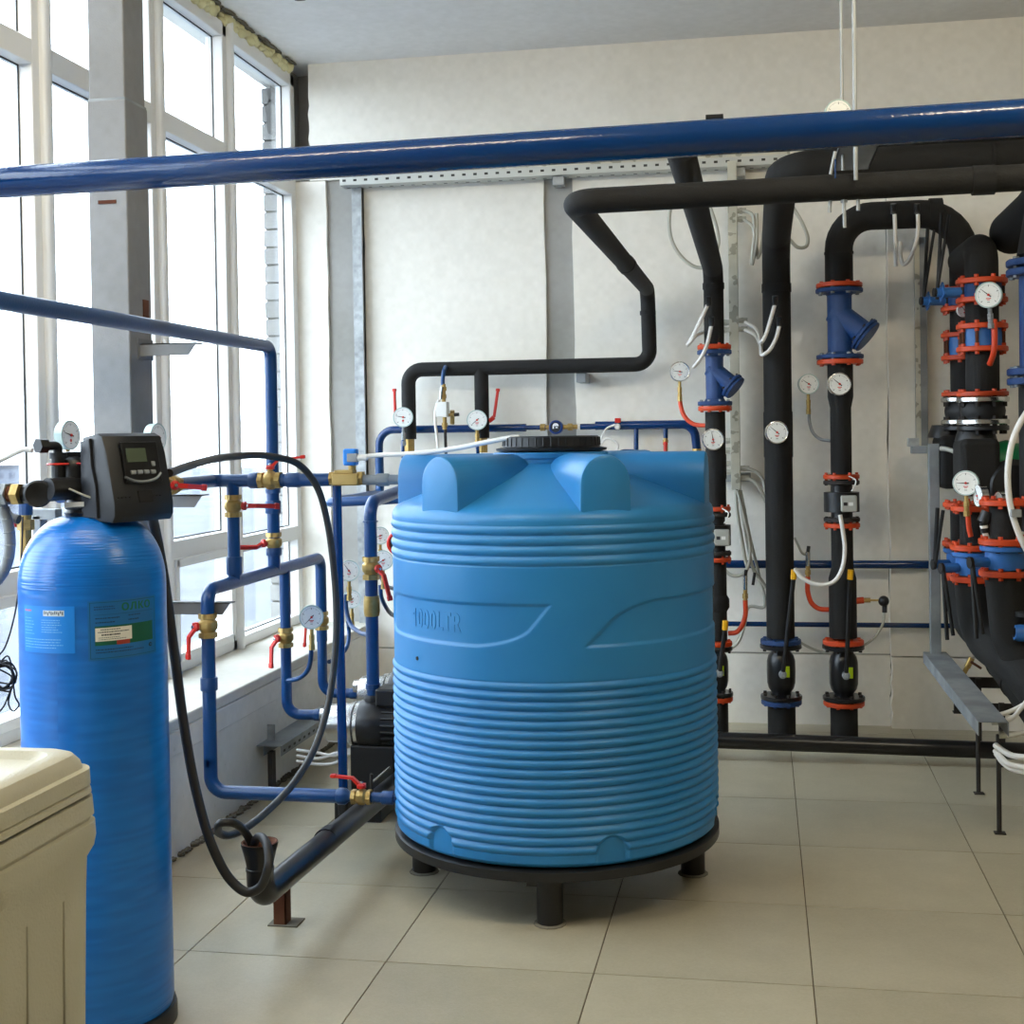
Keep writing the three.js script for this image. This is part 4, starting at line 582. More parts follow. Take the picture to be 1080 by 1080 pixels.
// hoses into the tundish
const FUN = atY(268, 889, 0.352);
{
  const P = (l) => l.map(([x, y, z]) => atZ(x, y, z));
  const h1 = thing('drain_hose', 'black drain hose arching from the control head down into the funnel', 'hose', FUN); part(h1, 'hose', curve(P([[178, 499, 3.55], [200, 491, 3.35], [240, 482, 2.95], [283, 481, 2.7], [315, 490, 2.58], [334, 513, 2.52], [345, 550, 2.48], [352, 600, 2.46], [355, 650, 2.46], [352, 705, 2.48], [344, 752, 2.52], [330, 793, 2.6], [308, 828, 2.75], [280, 857, 2.95], [258, 874, 3.1], [240, 881, 3.22], [230, 877, 3.3], [233, 868, 3.34], [246, 868, 3.32], [258, 877, 3.27], [265, 890, 3.25], [268, 905, 3.25]]), 0.0118, 220, 12), M.hoseBlack);
  const h2 = thing('drain_hose', 'thick black hose hanging from under the control head in a deep loop', 'hose', FUN); part(h2, 'hose', curve(P([[156, 528, 3.56], [163, 556, 3.48], [173, 610, 3.44], [184, 690, 3.43], [194, 765, 3.43], [207, 835, 3.43], [224, 893, 3.44], [244, 929, 3.42], [261, 941, 3.42], [275, 935, 3.42], [283, 913, 3.4], [282, 893, 3.36], [276, 883, 3.31], [270, 885, 3.27], [267, 897, 3.25], [267, 910, 3.25]]), (t) => 0.0145 - 0.003 * t, 200, 12), M.hoseBlack);
}
{
  const f = FUN, t = thing('drain_pipe', 'black drain pipe along the floor with a rust rimmed funnel at its end', 'drain pipe', V(f.x, 0, f.z)), r = 0.038, x = f.x + 0.012;
  part(t, 'pipe', pipe([V(x, 0.30, f.z - 0.01), V(x, 0.195, f.z - 0.01), V(x + 0.03, 0.17, 1.9), V(x + 0.03, 0.1, 0.76), V(3.3, 0.07, 0.76)], r, 0.1, 28), M.drainPipe);
  const fn = part(t, 'funnel', turned(V(x, 0.352, f.z - 0.01), V(0, -1, 0), [[0.004, 0.044], [0, 0.047], [0.0, 0.052], [0.006, 0.0525], [0.03, 0.046], [0.055, 0.04], [0.07, 0.0375], [0.072, 0.0405], [0.08, 0.0405], [0.082, 0.039], [0.11, 0.038]], 32), M.drainPipe);
  part(fn, 'rusty_bore', turned(V(x, 0.352, f.z - 0.01), V(0, -1, 0), [[-0.0012, 0.0518], [-0.0015, 0.047], [0.004, 0.0435], [0.05, 0.0385], [0.04, 0.03], [0.04, 0]], 32), M.rust, 'rusty inside of the funnel');
  part(t, 'socket', turned(V(x + 0.008, 0.184, 2.66), V(0.006, 0.02, 1).normalize(), [[0, 0.038], [0, 0.0415], [0.05, 0.0415], [0.05, 0.038]], 28), M.drainPipe);
  const c = atY(295, 976, 0), p = part(t, 'post', [box(c.x - 0.018, c.x + 0.022, 0, 0.125, c.z - 0.02, c.z + 0.004), box(c.x + 0.018, c.x + 0.022, 0, 0.125, c.z - 0.04, c.z + 0.004)], M.rust, 'rusty angle iron post'); part(p, 'mortar_pad', box(c.x - 0.035, c.x + 0.06, 0, 0.004, c.z - 0.06, c.z + 0.012), M.rubble);
  part(t, 'clip', [box(x + 0.0, x + 0.05, 0.205, 0.225, 2.26, 2.30), rod(V(x + 0.04, 0.22, 2.3), V(x + 0.04, 0.3, 2.3), 0.006)], M.darkIron);
}
// slotted channel low on the parapet, with white cables behind it
{
  const a = atX(285, 795, 0.06), b = atX(352, 762, 0.06), t = thing('slotted_channel', 'galvanised slotted channel low along the parapet', 'channel', V(0.06, a.y, a.z));
  part(t, 'channel', [box(0.0, 0.11, a.y + 0.03, a.y + 0.033, b.z, a.z), box(0.105, 0.108, a.y - 0.01, a.y + 0.033, b.z, a.z), box(0.03, 0.033, a.y - 0.01, a.y + 0.033, b.z, a.z)], M.galvDull);
  const sl = []; for (let z = b.z + 0.04; z < a.z - 0.03; z += 0.06) sl.push(box(0.1075, 0.1088, a.y + 0.002, a.y + 0.012, z, z + 0.025)); part(t, 'slots', sl, M.dark);
  part(t, 'upright', box(0.01, 0.045, a.y + 0.033, a.y + 0.10, a.z - 0.1, a.z - 0.095), M.galvanised); part(t, 'leg', box(0.04, 0.06, 0, a.y, a.z - 0.06, a.z - 0.02), M.darkIron);
  [[0, 0.02], [0.03, 0.06], [-0.02, 0.12]].forEach(([dy, dz], k) => { const c = thing('white_cable', ['white cable from the slotted channel to the pump, upper one', 'white cable from the slotted channel to the pump, looping one', 'white cable sagging from the slotted channel to the pump'][k], 'cable', V(0.1, a.y, a.z - 0.3)); const q = atZ(313, 795 + k * 6 - 4, 1.75); part(c, 'cable', curve([q, atZ(335, 794 + k * 6, 1.75), atZ(352, 797 + (k === 2 ? 8 : -k * 2), 1.78), atZ(370, 792 - k * 2 + (k === 2 ? 6 : 0), 1.82), atZ(388, 789, 1.86)], 0.0062, 30, 8), M.cableWhite); });
}
// ================================================================ OVERHEAD PIPES
{
  const a = atZ(0, 192.5, 3.22), b = atZ(1080, 124, 3.40), d = b.clone().sub(a).normalize();
  const t = thing('blue_main_pipe', 'thick glossy blue main pipe crossing the whole room overhead', 'pipe', a);
  part(t, 'pipe', pipe([V(a.x - 0.12, a.y - 0.005, 8.4), add(a, d, -0.12), add(b, d, 2.0)], 0.0455, 0.12, 40), M.bluePaint);
  // insulated line: from the wall tees up and out towards the viewer, then off along the main
  const z0 = 0.165, zU = 2.93, yL = atZ(560, 387, z0).y, xR = atZ(685, 350, z0).x, yU = atZ(605, 212, zU).y, x2 = atZ(431, 420, z0).x, x3 = atZ(508, 420, z0).x, e = atZ(1080, 190, zU), s = atZ(604, 213, zU), kn = atZ(682, 304, z0 + 0.05);
  const ins = thing('insulated_pipe', 'slim black insulated pipe running overhead then back to the wall tees', 'pipe', V(xR, yL, z0));
  part(ins, 'pipe', pipe([V(e.x + 1.5, e.y + 0.02, zU), s, V(kn.x, kn.y, z0), V(xR, yL, z0), V(x2, yL, z0), V(x2, 1.49, z0)], 0.0375, 0.075, 26), M.insulation);
  part(ins, 'branch', pipe([V(x3, yL, z0), V(x3, 1.49, z0)], 0.0375, 0, 24), M.insulation);
  const mid = s.clone().lerp(V(kn.x, kn.y, z0), 0.6), md = V(kn.x, kn.y, z0).sub(s).normalize(); parts(ins, 'joint_sleeve', [turned(add(mid, md, -0.05), md, [[0, 0.037], [0, 0.041], [0.1, 0.041], [0.1, 0.037]], 26), turned(V(kn.x, kn.y - 0.13, z0), AY, [[0, 0.037], [0, 0.0405], [0.02, 0.0405], [0.02, 0.037]], 26), turned(add(atZ(1037, 190, zU), AX, -0.03), AX, [[0, 0.037], [0, 0.0415], [0.06, 0.0415], [0.06, 0.037]], 26)], M.insulation);
  parts(ins, 'brass_end', [x2, x3].map((x) => turned(V(x, 1.415, z0), AY, [[0, 0.02], [0, 0.027], [0.075, 0.027], [0.08, 0.02]], 8)), M.brass, 'brass unions at the lower ends');
  part(ins, 'bracket', box(xR - 0.38, xR - 0.33, yL - 0.085, yL - 0.036, 0.0, 0.16, 0.003), M.galvDull);
}
// three thick insulated risers on the back wall
const zW = 0.34;
const x2p = atZ(754, 420, zW).x, x3p = atZ(822, 560, zW).x, x4p = atZ(888, 560, zW).x;
{
  const up = atZ(715, 149, 2.55), upR = atZ(1080, 131, 2.55);
  const t = thing('insulated_riser', 'black insulated riser with strainer, dropping from overhead beside the tank', 'pipe', V(x2p, 0, zW));
  const low = atZ(752, 285, zW), r = 0.049;
  part(t, 'pipe', pipe([V(upR.x + 1.5, upR.y, 2.55), V(up.x, up.y, 2.55), V(x2p, low.y, zW), V(x2p, atZ(754, 368, zW).y, zW)].map((p, i) => p), r, 0.09, 26), M.insulation);
  parts(t, 'lower_pipe', [pipe([V(x2p, atZ(757, 434, zW).y, zW), V(x2p, atZ(757, 534, zW).y, zW)], r, 0, 26), pipe([V(x2p, atZ(760, 590, zW).y, zW), V(x2p, atZ(762, 675, zW).y, zW)], r * 0.93, 0, 26), turned(V(x2p, atZ(762, 636, zW).y, zW), AY, [[-0.04, 0.046], [-0.02, 0.058], [0.02, 0.058], [0.04, 0.046]], 26), pipe([V(x2p, 0, zW), V(x2p, atZ(764, 736, zW).y, zW)], r * 0.93, 0, 26)], M.insulation);
  parts(t, 'joint_sleeve', [turned(V(x2p, atZ(754, 305, zW).y, zW), AY, [[0, r], [0, r + 0.004], [0.03, r + 0.004], [0.03, r]], 26), turned(V(x2p, atZ(757, 505, zW).y, zW), AY, [[0, r], [0, r + 0.003], [0.12, r + 0.003], [0.12, r]], 26)], M.insulation);
}
{
  const t = thing('insulated_riser', 'tall plain black insulated riser with one dial, standing mid wall', 'pipe', V(x3p, 0, zW)), r = 0.0675;
  const bend = atZ(822, 268, zW), el = atZ(817, 178, 1.45), far = atZ(1080, 166, 1.45);
  part(t, 'pipe', pipe([V(far.x + 1.2, el.y, 1.45), V(el.x + 0.03, el.y, 1.45), V(x3p, bend.y + 0.06, zW), V(x3p, atZ(822, 672, zW).y, zW)], r, 0.14, 30), M.insulation);
  part(t, 'lower_pipe', turned(V(x3p, 0, zW), AY, [[0, 0.082], [0.012, 0.08], [0.02, r], [atZ(822, 738, zW).y, r]], 30), M.insulation);
  parts(t, 'joint_sleeve', [turned(V(x3p, atZ(822, 308, zW).y, zW), AY, [[0, r], [0, r + 0.004], [0.04, r + 0.004], [0.04, r]], 30), turned(V(x3p, atZ(822, 482, zW).y, zW), AY, [[0, r], [0, r + 0.003], [0.22, r + 0.003], [0.22, r]], 30), turned(V(el.x + 0.30, el.y, 1.45), AX, [[0, r], [0, r + 0.004], [0.05, r + 0.004], [0.05, r]], 30), turned(V(atZ(1044, 166, 1.45).x, el.y, 1.45), AX, [[0, r], [0, r + 0.006], [0.012, r + 0.006], [0.012, r]], 30)], M.insulation);
}
const x5p = atZ(1017, 330, zW).x, yTop = atZ(940, 227, zW).y;
{
  const t = thing('insulated_riser', 'black insulated riser arching over to the pump set', 'pipe', V(x4p, 0, zW)), r = 0.0665, R2 = 0.2;
  part(t, 'pipe', pipe([V(x4p, atZ(886, 300, zW).y, zW), V(x4p, yTop, zW), V(x5p, yTop, zW), V(x5p, atZ(1017, 420, zW).y, zW)], r, R2, 30), M.insulation);
  parts(t, 'lower_pipe', [turned(V(x4p, atZ(888, 500, zW).y, zW), AY, (() => { const y = (q) => atZ(888, q, zW).y - atZ(888, 500, zW).y; return [[y(500), 0.05], [y(430), 0.05], [y(419), 0.0605], [y(379), 0.0605]]; })(), 30), turned(V(x4p, atZ(888, 672, zW).y, zW), AY, (() => { const y = (q) => atZ(888, q, zW).y - atZ(888, 672, zW).y; return [[0, 0.066], [y(610), 0.066], [y(598), 0.052], [y(556), 0.052]]; })(), 30), turned(V(x4p, 0, zW), AY, [[0, 0.075], [0.01, 0.07], [0.014, 0.065], [atZ(888, 738, zW).y, 0.065]], 30)], M.insulation);
  parts(t, 'joint_sleeve', [turned(V(x4p, atZ(886, 268, zW).y, zW), AY, [[0, r], [0, r + 0.003], [0.01, r + 0.003], [0.01, r]], 30), turned(V(x4p + 0.42, yTop, zW), AX, [[0, r], [0, r + 0.005], [0.06, r + 0.005], [0.06, r]], 30)], M.insulation);
}
// blue Y strainers with their orange counter flanges
function strainer(x, z, yt, yb, R, label) {
  const t = thing('y_strainer', label, 'strainer', V(x, yb, z)), H = yt - yb, ra = R * 0.52, br = V(0.72, -0.62, 0.2).normalize(), c = V(x, yb + H * 0.62, z), o = add(c, br, R * 1.35);
  part(t, 'body', [turned(V(x, yb + 0.016, z), AY, [[0, ra], [H - 0.032, ra], [H - 0.03, ra]], 26), turned(c, br, [[-R * 0.3, 0], [-R * 0.3, ra], [R * 1.2, ra * 1.02], [R * 1.3, ra * 1.2], [R * 1.35, 0]], 26), turned(V(x, yb + 0.016, z), AY, [[0, ra * 1.3], [0.02, ra * 1.02]], 26), turned(V(x, yt - 0.016, z), V(0, -1, 0), [[0, ra * 1.3], [0.02, ra * 1.02]], 26)], M.castBlue);
  flangeOn(t, V(x, yt - 0.012, z), AY, R, 0.02, M.castBlue, 8, M.galvDull, 0.016); flangeOn(t, V(x, yb + 0.012, z), AY, R, 0.02, M.castBlue, 8, M.galvDull, 0.016);
  flangeOn(t, o, br, R * 0.78, 0.016, M.castBlue, 6, M.darkIron, 0.02, 'cover_flange', 0); flangeOn(t, add(o, br, 0.018), br, R * 0.74, 0.014, M.castBlue, 0, M.darkIron, 0, 'cover', 0);
  flangeOn(t, V(x, yt + 0.013, z), AY, R * 0.98, 0.022, M.orange, 8, M.orange, 0.014, 'counter_flange'); flangeOn(t, V(x, yb - 0.013, z), AY, R * 0.98, 0.022, M.orange, 8, M.orange, 0.014, 'counter_flange');
}
{ const Y = (x, y) => atZ(x, y, zW).y; strainer(x2p, zW, Y(754, 369), Y(756, 428), 0.084, 'blue cast iron strainer on the riser beside the tank'); strainer(x4p, zW, Y(886, 304), Y(886, 379), 0.112, 'large blue cast iron strainer high on the arching riser'); }
// ball valves at the foot of the risers
function bigValve(x, z, px, yt, yb, R, fl, label, o = {}) {
  const t = thing('flanged_ball_valve', label, 'valve', V(x, yb, z), 'flanged valves at the foot of the risers'), H = yt - yb, m = M.gloss, q = R * 0.8;
  part(t, 'body', turned(V(x, yb, z), AY, [[0.012, q * 0.72], [H * 0.12, q * 0.68], [H * 0.2, q * 0.9], [H * 0.3, q], [H * 0.5, q * 1.02], [H * 0.7, q], [H * 0.8, q * 0.9], [H * 0.88, q * 0.68], [H - 0.012, q * 0.72]], 32, 1.2), m);
  flangeOn(t, V(x, yt - 0.008, z), AY, R * 1.18, 0.02, m, 8, M.darkIron, 0.022); flangeOn(t, V(x, yb + 0.008, z), AY, R * 1.18, 0.02, m, 8, M.darkIron, 0.022);
  flangeOn(t, V(x, yt + 0.016, z), AY, R * 1.15, 0.022, fl, 8, fl, 0.012, 'counter_flange'); flangeOn(t, V(x, yb - 0.016, z), AY, R * 1.15, 0.022, fl, 8, fl, 0.012, 'counter_flange');
  part(t, 'tag', box(x + q * 0.18, x + q * 0.58, yb + H * 0.44, yb + H * 0.64, z + q * 1.0, z + q * 1.02), M.lime, 'bright yellow green tag');
  const st = V(x - q * 0.05 + 0.01, yb + H * 0.5, z + q); part(t, 'stem', turned(st, AZ, [[-0.02, 0.02], [0.03, 0.018], [0.034, 0.012], [0.034, 0]], 14), M.galvDull);
  const h = part(t, 'lever', [rod(add(st, AZ, 0.02), V(st.x + (o.lean ?? 0.03), yt + (o.top ?? 0.3), z + q + 0.07), 0.011, 10)], M.dark, 'long black lever'); const e = V(st.x + (o.lean ?? 0.03), yt + (o.top ?? 0.3), z + q + 0.07); part(h, 'grip', rod(e, add(e, V(0.003, 0.045, 0.002)), 0.014, 12), M.yellow, 'yellow lever tip');
}
{ const Y = (y) => atZ(850, y, zW).y;
  bigValve(x2p, zW, 762, Y(683), Y(735), 0.06, M.orange, 'small black flanged valve at the riser half behind the tank', { top: 0.1 });
  bigValve(x3p, zW, 822, Y(680), Y(737), 0.085, M.castBlue, 'black flanged valve between two blue flanges on the plain riser', { top: 0.335, lean: 0.055 });
  bigValve(x4p, zW, 888, Y(680), Y(737), 0.085, M.orange, 'black flanged valve between two orange flanges on the arching riser', { top: 0.335, lean: 0.02 }); }
// flow meters with grey heads
function meter(x, z, yt, yb, R, label, face) {
  const t = thing('flow_meter', label, 'meter', V(x, yb, z), 'flow meters on the risers'), H = yt - yb;
  part(t, 'body', turned(V(x, yb + H * 0.28, z), AY, [[0, R * 0.6], [0, R * 0.98], [H * 0.4, R * 0.98], [H * 0.4, R * 0.6]], 28), M.castBlack);
  part(t, 'throat', rod(V(x, yb, z), V(x, yt, z), R * 0.6, 20), M.castBlack);
  for (const [y, s] of [[yt, 1], [yb, -1]]) { flangeOn(t, V(x, y - s * H * 0.12, z), AY, R, 0.018, M.darkIron, 6, M.darkIron, 0.01); flangeOn(t, V(x, y, z), AY, R * 1.0, 0.02, M.orange, 6, M.orange, 0.02, 'counter_flange'); }
  const b = part(t, 'head', box(x - 0.01, x + 0.065, yb + H * 0.3, yb + H * 0.3 + 0.078, z + R * 0.9, z + R * 0.9 + 0.04, 0.008), std({ color: 0xa9aaa2, roughness: 0.5 }), 'grey electronics box');
  part(b, 'print', box(x + 0.002, x + 0.02, yb + H * 0.3 + 0.03, yb + H * 0.3 + 0.046, z + R * 0.9 + 0.04, z + R * 0.9 + 0.041), M.dark); part(b, 'print', box(x + 0.026, x + 0.046, yb + H * 0.3 + 0.03, yb + H * 0.3 + 0.046, z + R * 0.9 + 0.04, z + R * 0.9 + 0.041), M.whitePlastic);
  part(t, 'jumper_wire', curve([V(x + 0.03, yt + 0.005, z + R), V(x + 0.06, yt - 0.015, z + R + 0.02), V(x + 0.05, yt - 0.05, z + R + 0.03), V(x + 0.04, yt - 0.065, z + R + 0.02)], 0.003, 20, 6), M.cableWhite);
}
{ const Y = (y) => atZ(850, y, zW).y; meter(x4p, zW, Y(503), Y(554), 0.086, 'flow meter with grey head low on the arching riser'); meter(x2p, zW, Y(536), Y(590), 0.07, 'flow meter on the riser peeping out beside the tank'); }

// dials on the risers
const facing = V(0.18, 0.02, 0.98), chromeBack = { skin: M.chrome, look: 2 };
gauge(atZ(885.5, 405, zW + 0.1), facing, 0.055, { label: 'round thermometer strapped on the arching riser below the strainer', deg: 140, ...chromeBack });
gauge(atZ(819.5, 456, zW + 0.1), facing, 0.055, { label: 'round thermometer strapped on the plain mid wall riser', deg: 140, ...chromeBack });
gauge(atZ(752, 463.5, zW + 0.08), facing, 0.053, { label: 'round thermometer strapped on the riser beside the tank lug', deg: 100, ...chromeBack });
const siphon = (label, pts, mat, r = 0.011) => { const t = thing('gauge_siphon', label, 'tube', pts[0]); part(t, 'tube', curve(pts, r, 40, 8), mat); return t; };
gauge(atZ(717, 392, 0.3), facing, 0.05, { label: 'pressure gauge on an orange siphon above the tank', stem: V(0, -1, 0), stemLen: 0.1, deg: 172, look: 0, skin: M.chrome });
siphon('orange siphon tube curving from the tank side gauge to the riser', [atZ(717, 416, 0.28), atZ(718, 428, 0.28), atZ(722, 439, 0.29), atZ(731, 447, 0.3), atZ(746, 449, 0.33)], M.orangeHose);
gauge(atZ(853, 405, 0.3), facing, 0.05, { label: 'pressure gauge on a grey siphon between the two tall risers', stem: V(0, -1, 0), stemLen: 0.1, deg: 145, look: 0 });
siphon('grey steel siphon tube curving to the arching riser', [atZ(853, 432, 0.28), atZ(854, 446, 0.28), atZ(858, 457, 0.29), atZ(865, 463, 0.3), atZ(876, 465, 0.33)], M.galvDull, 0.008);
// orange siphons with transmitters low on the wall
for (const [px, pa, pb, lab] of [[852, 580, 878, 'orange siphon with a chrome pressure transmitter beside the arching riser'], [786, 605, 768, 'orange siphon with a chrome pressure transmitter beside the tank side riser']]) {
  const t = thing('pressure_transmitter', lab, 'transmitter', atZ(px + 2, pa + 30, 0.33)); part(t, 'siphon', curve([atZ(px, pa + 28, 0.33), atZ(px, pa + 44, 0.33), atZ(px + (pb > px ? 4 : -4), pa + 56, 0.33), atZ(px + (pb > px ? 12 : -10), pa + 62, 0.33), atZ(pb, pa + 63, 0.33)], 0.012, 30, 8), M.orangeHose, 'orange siphon');
  part(t, 'brass_fitting', [rod(atZ(px, pa + 29, 0.33), atZ(px, pa + 16, 0.33), 0.011, 10), hex(atZ(px, pa + 26, 0.33), AY, 0.016, 0.022)], M.brass); part(t, 'sensor', rod(atZ(px, pa + 17, 0.33), atZ(px, pa + 2, 0.33), 0.0115, 14), M.chrome, 'chrome sensor'); part(t, 'plug', rod(atZ(px, pa + 3, 0.33), atZ(px + 1, pa - 4, 0.33), 0.009, 10), M.dark);
  if (px < 800) part(t, 'cock_lever', rod(atZ(px + 8, pa + 12, 0.35), atZ(px + 10, pa - 1, 0.35), 0.007, 8), M.dark);
}
{ // small side sensor on the arching riser
  const t = thing('flow_sensor', 'black headed sensor on a brass probe beside the arching riser', 'sensor', atZ(905, 634, 0.34)); part(t, 'socket', rod(atZ(900, 634, 0.34), atZ(911, 633, 0.34), 0.016), M.orange, 'orange socket'); part(t, 'probe', [rod(atZ(911, 633, 0.34), atZ(918, 633, 0.34), 0.012), rod(atZ(918, 633, 0.34), atZ(929, 633, 0.34), 0.005)], M.brass); part(t, 'head', [new THREE.SphereGeometry(0.026, 16, 12).translate(...atZ(932, 634, 0.34).toArray()), rod(atZ(933, 638, 0.34), atZ(933, 646, 0.34), 0.012, 12)], M.blackPlastic); part(t, 'cable', curve([atZ(933, 645, 0.34), atZ(931, 658, 0.34), atZ(925, 669, 0.33), atZ(914, 679, 0.3), atZ(895, 684, 0.2)], 0.0065, 30, 8), M.cableGrey);
}
// ================================================================ WALL MANIFOLD, TRAY, STRUTS
{
  const z = 0.07, P = (x, y) => atZ(x, y, z), yM = P(560, 451).y, r = 0.0205;
  const t = pipeRun('blue_manifold_pipe', 'blue pipe manifold along the back wall above the tank', 'pipe', [P(400, 500), V(P(400, 456).x, yM, z), V(P(555, 451).x, yM, z)], r, M.bluePaint, 0.08, [['reducer', turned(V(P(536, 451).x, yM, z), AX, [[0, r], [0.02, r * 0.62], [0.2, r * 0.62], [0.2, 0]], 16)]]);
  part(t, 'far_run', pipe([V(P(612, 451).x, yM, z), V(P(632, 451).x, yM, z)], r * 0.75, 0, 16), M.bluePaint); part(t, 'far_run', pipe([V(P(628, 451).x, yM + 0.004, z), V(P(732, 450).x, yM + 0.004, z), V(P(735, 475).x, P(735, 474).y, z)], r * 1.1, 0.07, 18), M.bluePaint);
  parts(t, 'branch', [pipe([V(P(671, 452).x, yM, z), V(P(671, 490).x, P(671, 490).y, z)], 0.0125, 0, 12), pipe([P(671, 476), P(655, 476), P(645, 484)], 0.011, 0.02, 12), pipe([V(P(702, 452).x, yM, z), P(702, 462)], 0.0125, 0, 12)], M.bluePaint);
  const wm = V(P(587, 451).x, yM, z), m = thing('water_meter', 'small round water meter with brass nuts over the tank lid', 'meter', wm); part(m, 'body', turned(add(wm, AZ, -0.02), AZ, [[0, 0], [0, 0.03], [0.01, 0.036], [0.05, 0.036], [0.055, 0.03], [0.05, 0.026], [0.05, 0]], 28), std({ color: 0x1a3f86, roughness: 0.4 }));
  part(m, 'register', frameAt(new THREE.CircleGeometry(0.026, 24), add(wm, AZ, 0.0315), AX, AY), std({ map: canvasTex(128, 128, (c) => { c.fillStyle = '#1d2125'; c.fillRect(0, 0, 128, 128); c.fillStyle = '#e9ecec'; c.beginPath(); c.arc(64, 50, 40, Math.PI, 0); c.fill(); c.fillRect(24, 50, 18, 34); c.fillRect(62, 62, 30, 14); }), roughness: 0.3 }), 'dark register face');
  part(m, 'union_nut', [-1, 1].map((s) => [hex(add(wm, AX, s < 0 ? -0.085 : 0.06), AX, 0.021, 0.025), rod(add(wm, AX, s * 0.03), add(wm, AX, s * 0.11), 0.0125, 12)]), M.brass, 'brass union nuts');
  // the small drop valves at its end
  const v1 = P(735, 480); ballValve(V(v1.x, v1.y, z), AY, 0.019, V(0, 0, 1), V(1, 0.02, 0), 0.07, 'brass valve at the far end of the wall manifold, red lever level'); const v2 = P(702, 470); const q = thing('needle_valve', 'slim red and brass drain valve under the wall manifold', 'valve', V(v2.x, v2.y, z)); part(q, 'body', [rod(P(702, 461), P(702, 481), 0.012), hex(P(702, 464), V(0, -1, 0), 0.016, 0.014)], M.brass); part(q, 'lever', [rod(add(P(702, 468), AZ, 0.02), add(P(702, 490), AZ, 0.02), 0.009, 8), rod(P(702, 468), add(P(702, 468), AZ, 0.025), 0.012, 10)], M.red);
  part(q, 'tail', rod(P(702, 481), P(702, 500), 0.011), M.darkIron);
  const vent = thing('air_vent', 'white plug with red cap and curling white tube on the manifold', 'vent', P(652, 449)); part(vent, 'plug', turned(add(P(652, 450), AZ, 0.03), AZ, [[-0.02, 0.014], [0.01, 0.016], [0.02, 0.012], [0.02, 0]], 14), M.whitePlastic); part(vent, 'cap', box(P(649, 444).x, P(655, 444).x, P(652, 446).y, P(652, 441).y, z - 0.01, z + 0.03, 0.003), M.red); part(vent, 'tube', curve([P(650, 448), P(641, 452), P(636, 461), P(635, 472), P(640, 479), P(650, 477), P(653, 470), P(648, 464), P(640, 463), P(634, 472), P(634, 490)].map((p) => add(p, AZ, 0.05)), 0.0055, 60, 8), M.cableWhite);
  // gauges and red levers at the two black tees
  gauge(atZ(425, 440, 0.28), facing, 0.052, { label: 'pressure gauge at the end tee of the slim insulated pipe', stem: V(0, -1, 0), stemLen: 0.1, deg: 170, look: 1, fitting: M.galvDull });
  gauge(atZ(503, 443, 0.28), facing, 0.052, { label: 'pressure gauge at the second tee of the slim insulated pipe', stem: V(0, -1, 0), stemLen: 0.07, deg: 220, look: 0 });
  siphon('thin blue siphon tube under the end tee gauge', [atZ(425, 464, 0.27), atZ(425, 480, 0.27), atZ(427, 500, 0.22)], M.bluePaint, 0.009); siphon('thin blue siphon tube under the second tee gauge', [atZ(503, 466, 0.27), atZ(504, 478, 0.27), atZ(505, 500, 0.22)], M.bluePaint, 0.009);
  for (const [px, py, lean, lab] of [[417, 440, -2, 'upright red lever at the end tee beside its gauge'], [521, 440, 2, 'upright red lever with crank at the second tee']]) { const b = atZ(px, py, 0.16), e = atZ(px + lean - (px < 450 ? 1 : 0) + 2, py - 28, 0.16), v = thing('valve_lever', lab, 'lever', b); part(v, 'lever', [rod(b, e, 0.008, 8), turned(e, e.clone().sub(b).normalize(), [[-0.004, 0], [-0.004, 0.011], [0.01, 0.011], [0.012, 0]], 10), px > 450 ? [rod(b, atZ(516, 444, 0.16), 0.012, 10)] : []], M.red); part(v, 'brass_stem', rod(px > 450 ? atZ(516, 444, 0.16) : b, atZ(px > 450 ? 511 : 424, 444, 0.14), 0.012, 10), M.brass); }
  // transmitter block hung on a blue tail
  const tb = atZ(467, 432, 0.25), tr = thing('dosing_sensor', 'white sensor block hanging on a blue tail below the insulated pipe', 'sensor', tb); part(tr, 'block', box(tb.x - 0.03, tb.x + 0.028, atZ(467, 440, 0.25).y, atZ(467, 424, 0.25).y, 0.22, 0.28, 0.004), M.whitePlastic); part(tr, 'tail', curve([atZ(470, 387, 0.2), atZ(468, 392, 0.25), atZ(467, 400, 0.25), atZ(467, 406, 0.25)], 0.011, 20, 8), M.bluePipe, 'blue tail'); part(tr, 'brass_fitting', [rod(atZ(468, 405, 0.25), atZ(468, 424, 0.25), 0.01, 10), hex(atZ(468, 408, 0.25), V(0, -1, 0), 0.015, 0.02), hex(atZ(468, 416, 0.25), V(0, -1, 0), 0.014, 0.02), rod(atZ(469, 438, 0.25), atZ(469, 453, 0.25), 0.011, 10), hex(atZ(469, 446, 0.25), V(0, -1, 0), 0.016, 0.02), rod(atZ(477, 433, 0.22), atZ(477, 447, 0.2), 0.012, 10), rod(atZ(472, 438, 0.24), atZ(480, 437, 0.24), 0.008, 8)], M.brass); part(tr, 'cock', rod(atZ(479, 437.5, 0.24), atZ(484, 437, 0.24), 0.009, 8), M.dark); part(tr, 'chrome_clip', rod(atZ(464.5, 421, 0.27), atZ(466, 408, 0.27), 0.008, 8), M.chrome); part(tr, 'probe', rod(atZ(469.5, 453, 0.25), atZ(470.5, 482, 0.25), 0.008, 8), M.darkIron); part(tr, 'cable', curve([atZ(463, 422, 0.27), atZ(460, 430, 0.27), atZ(459, 445, 0.27), atZ(461, 462, 0.27), atZ(463, 485, 0.27)], 0.0075, 30, 8), M.cableWhite);
}
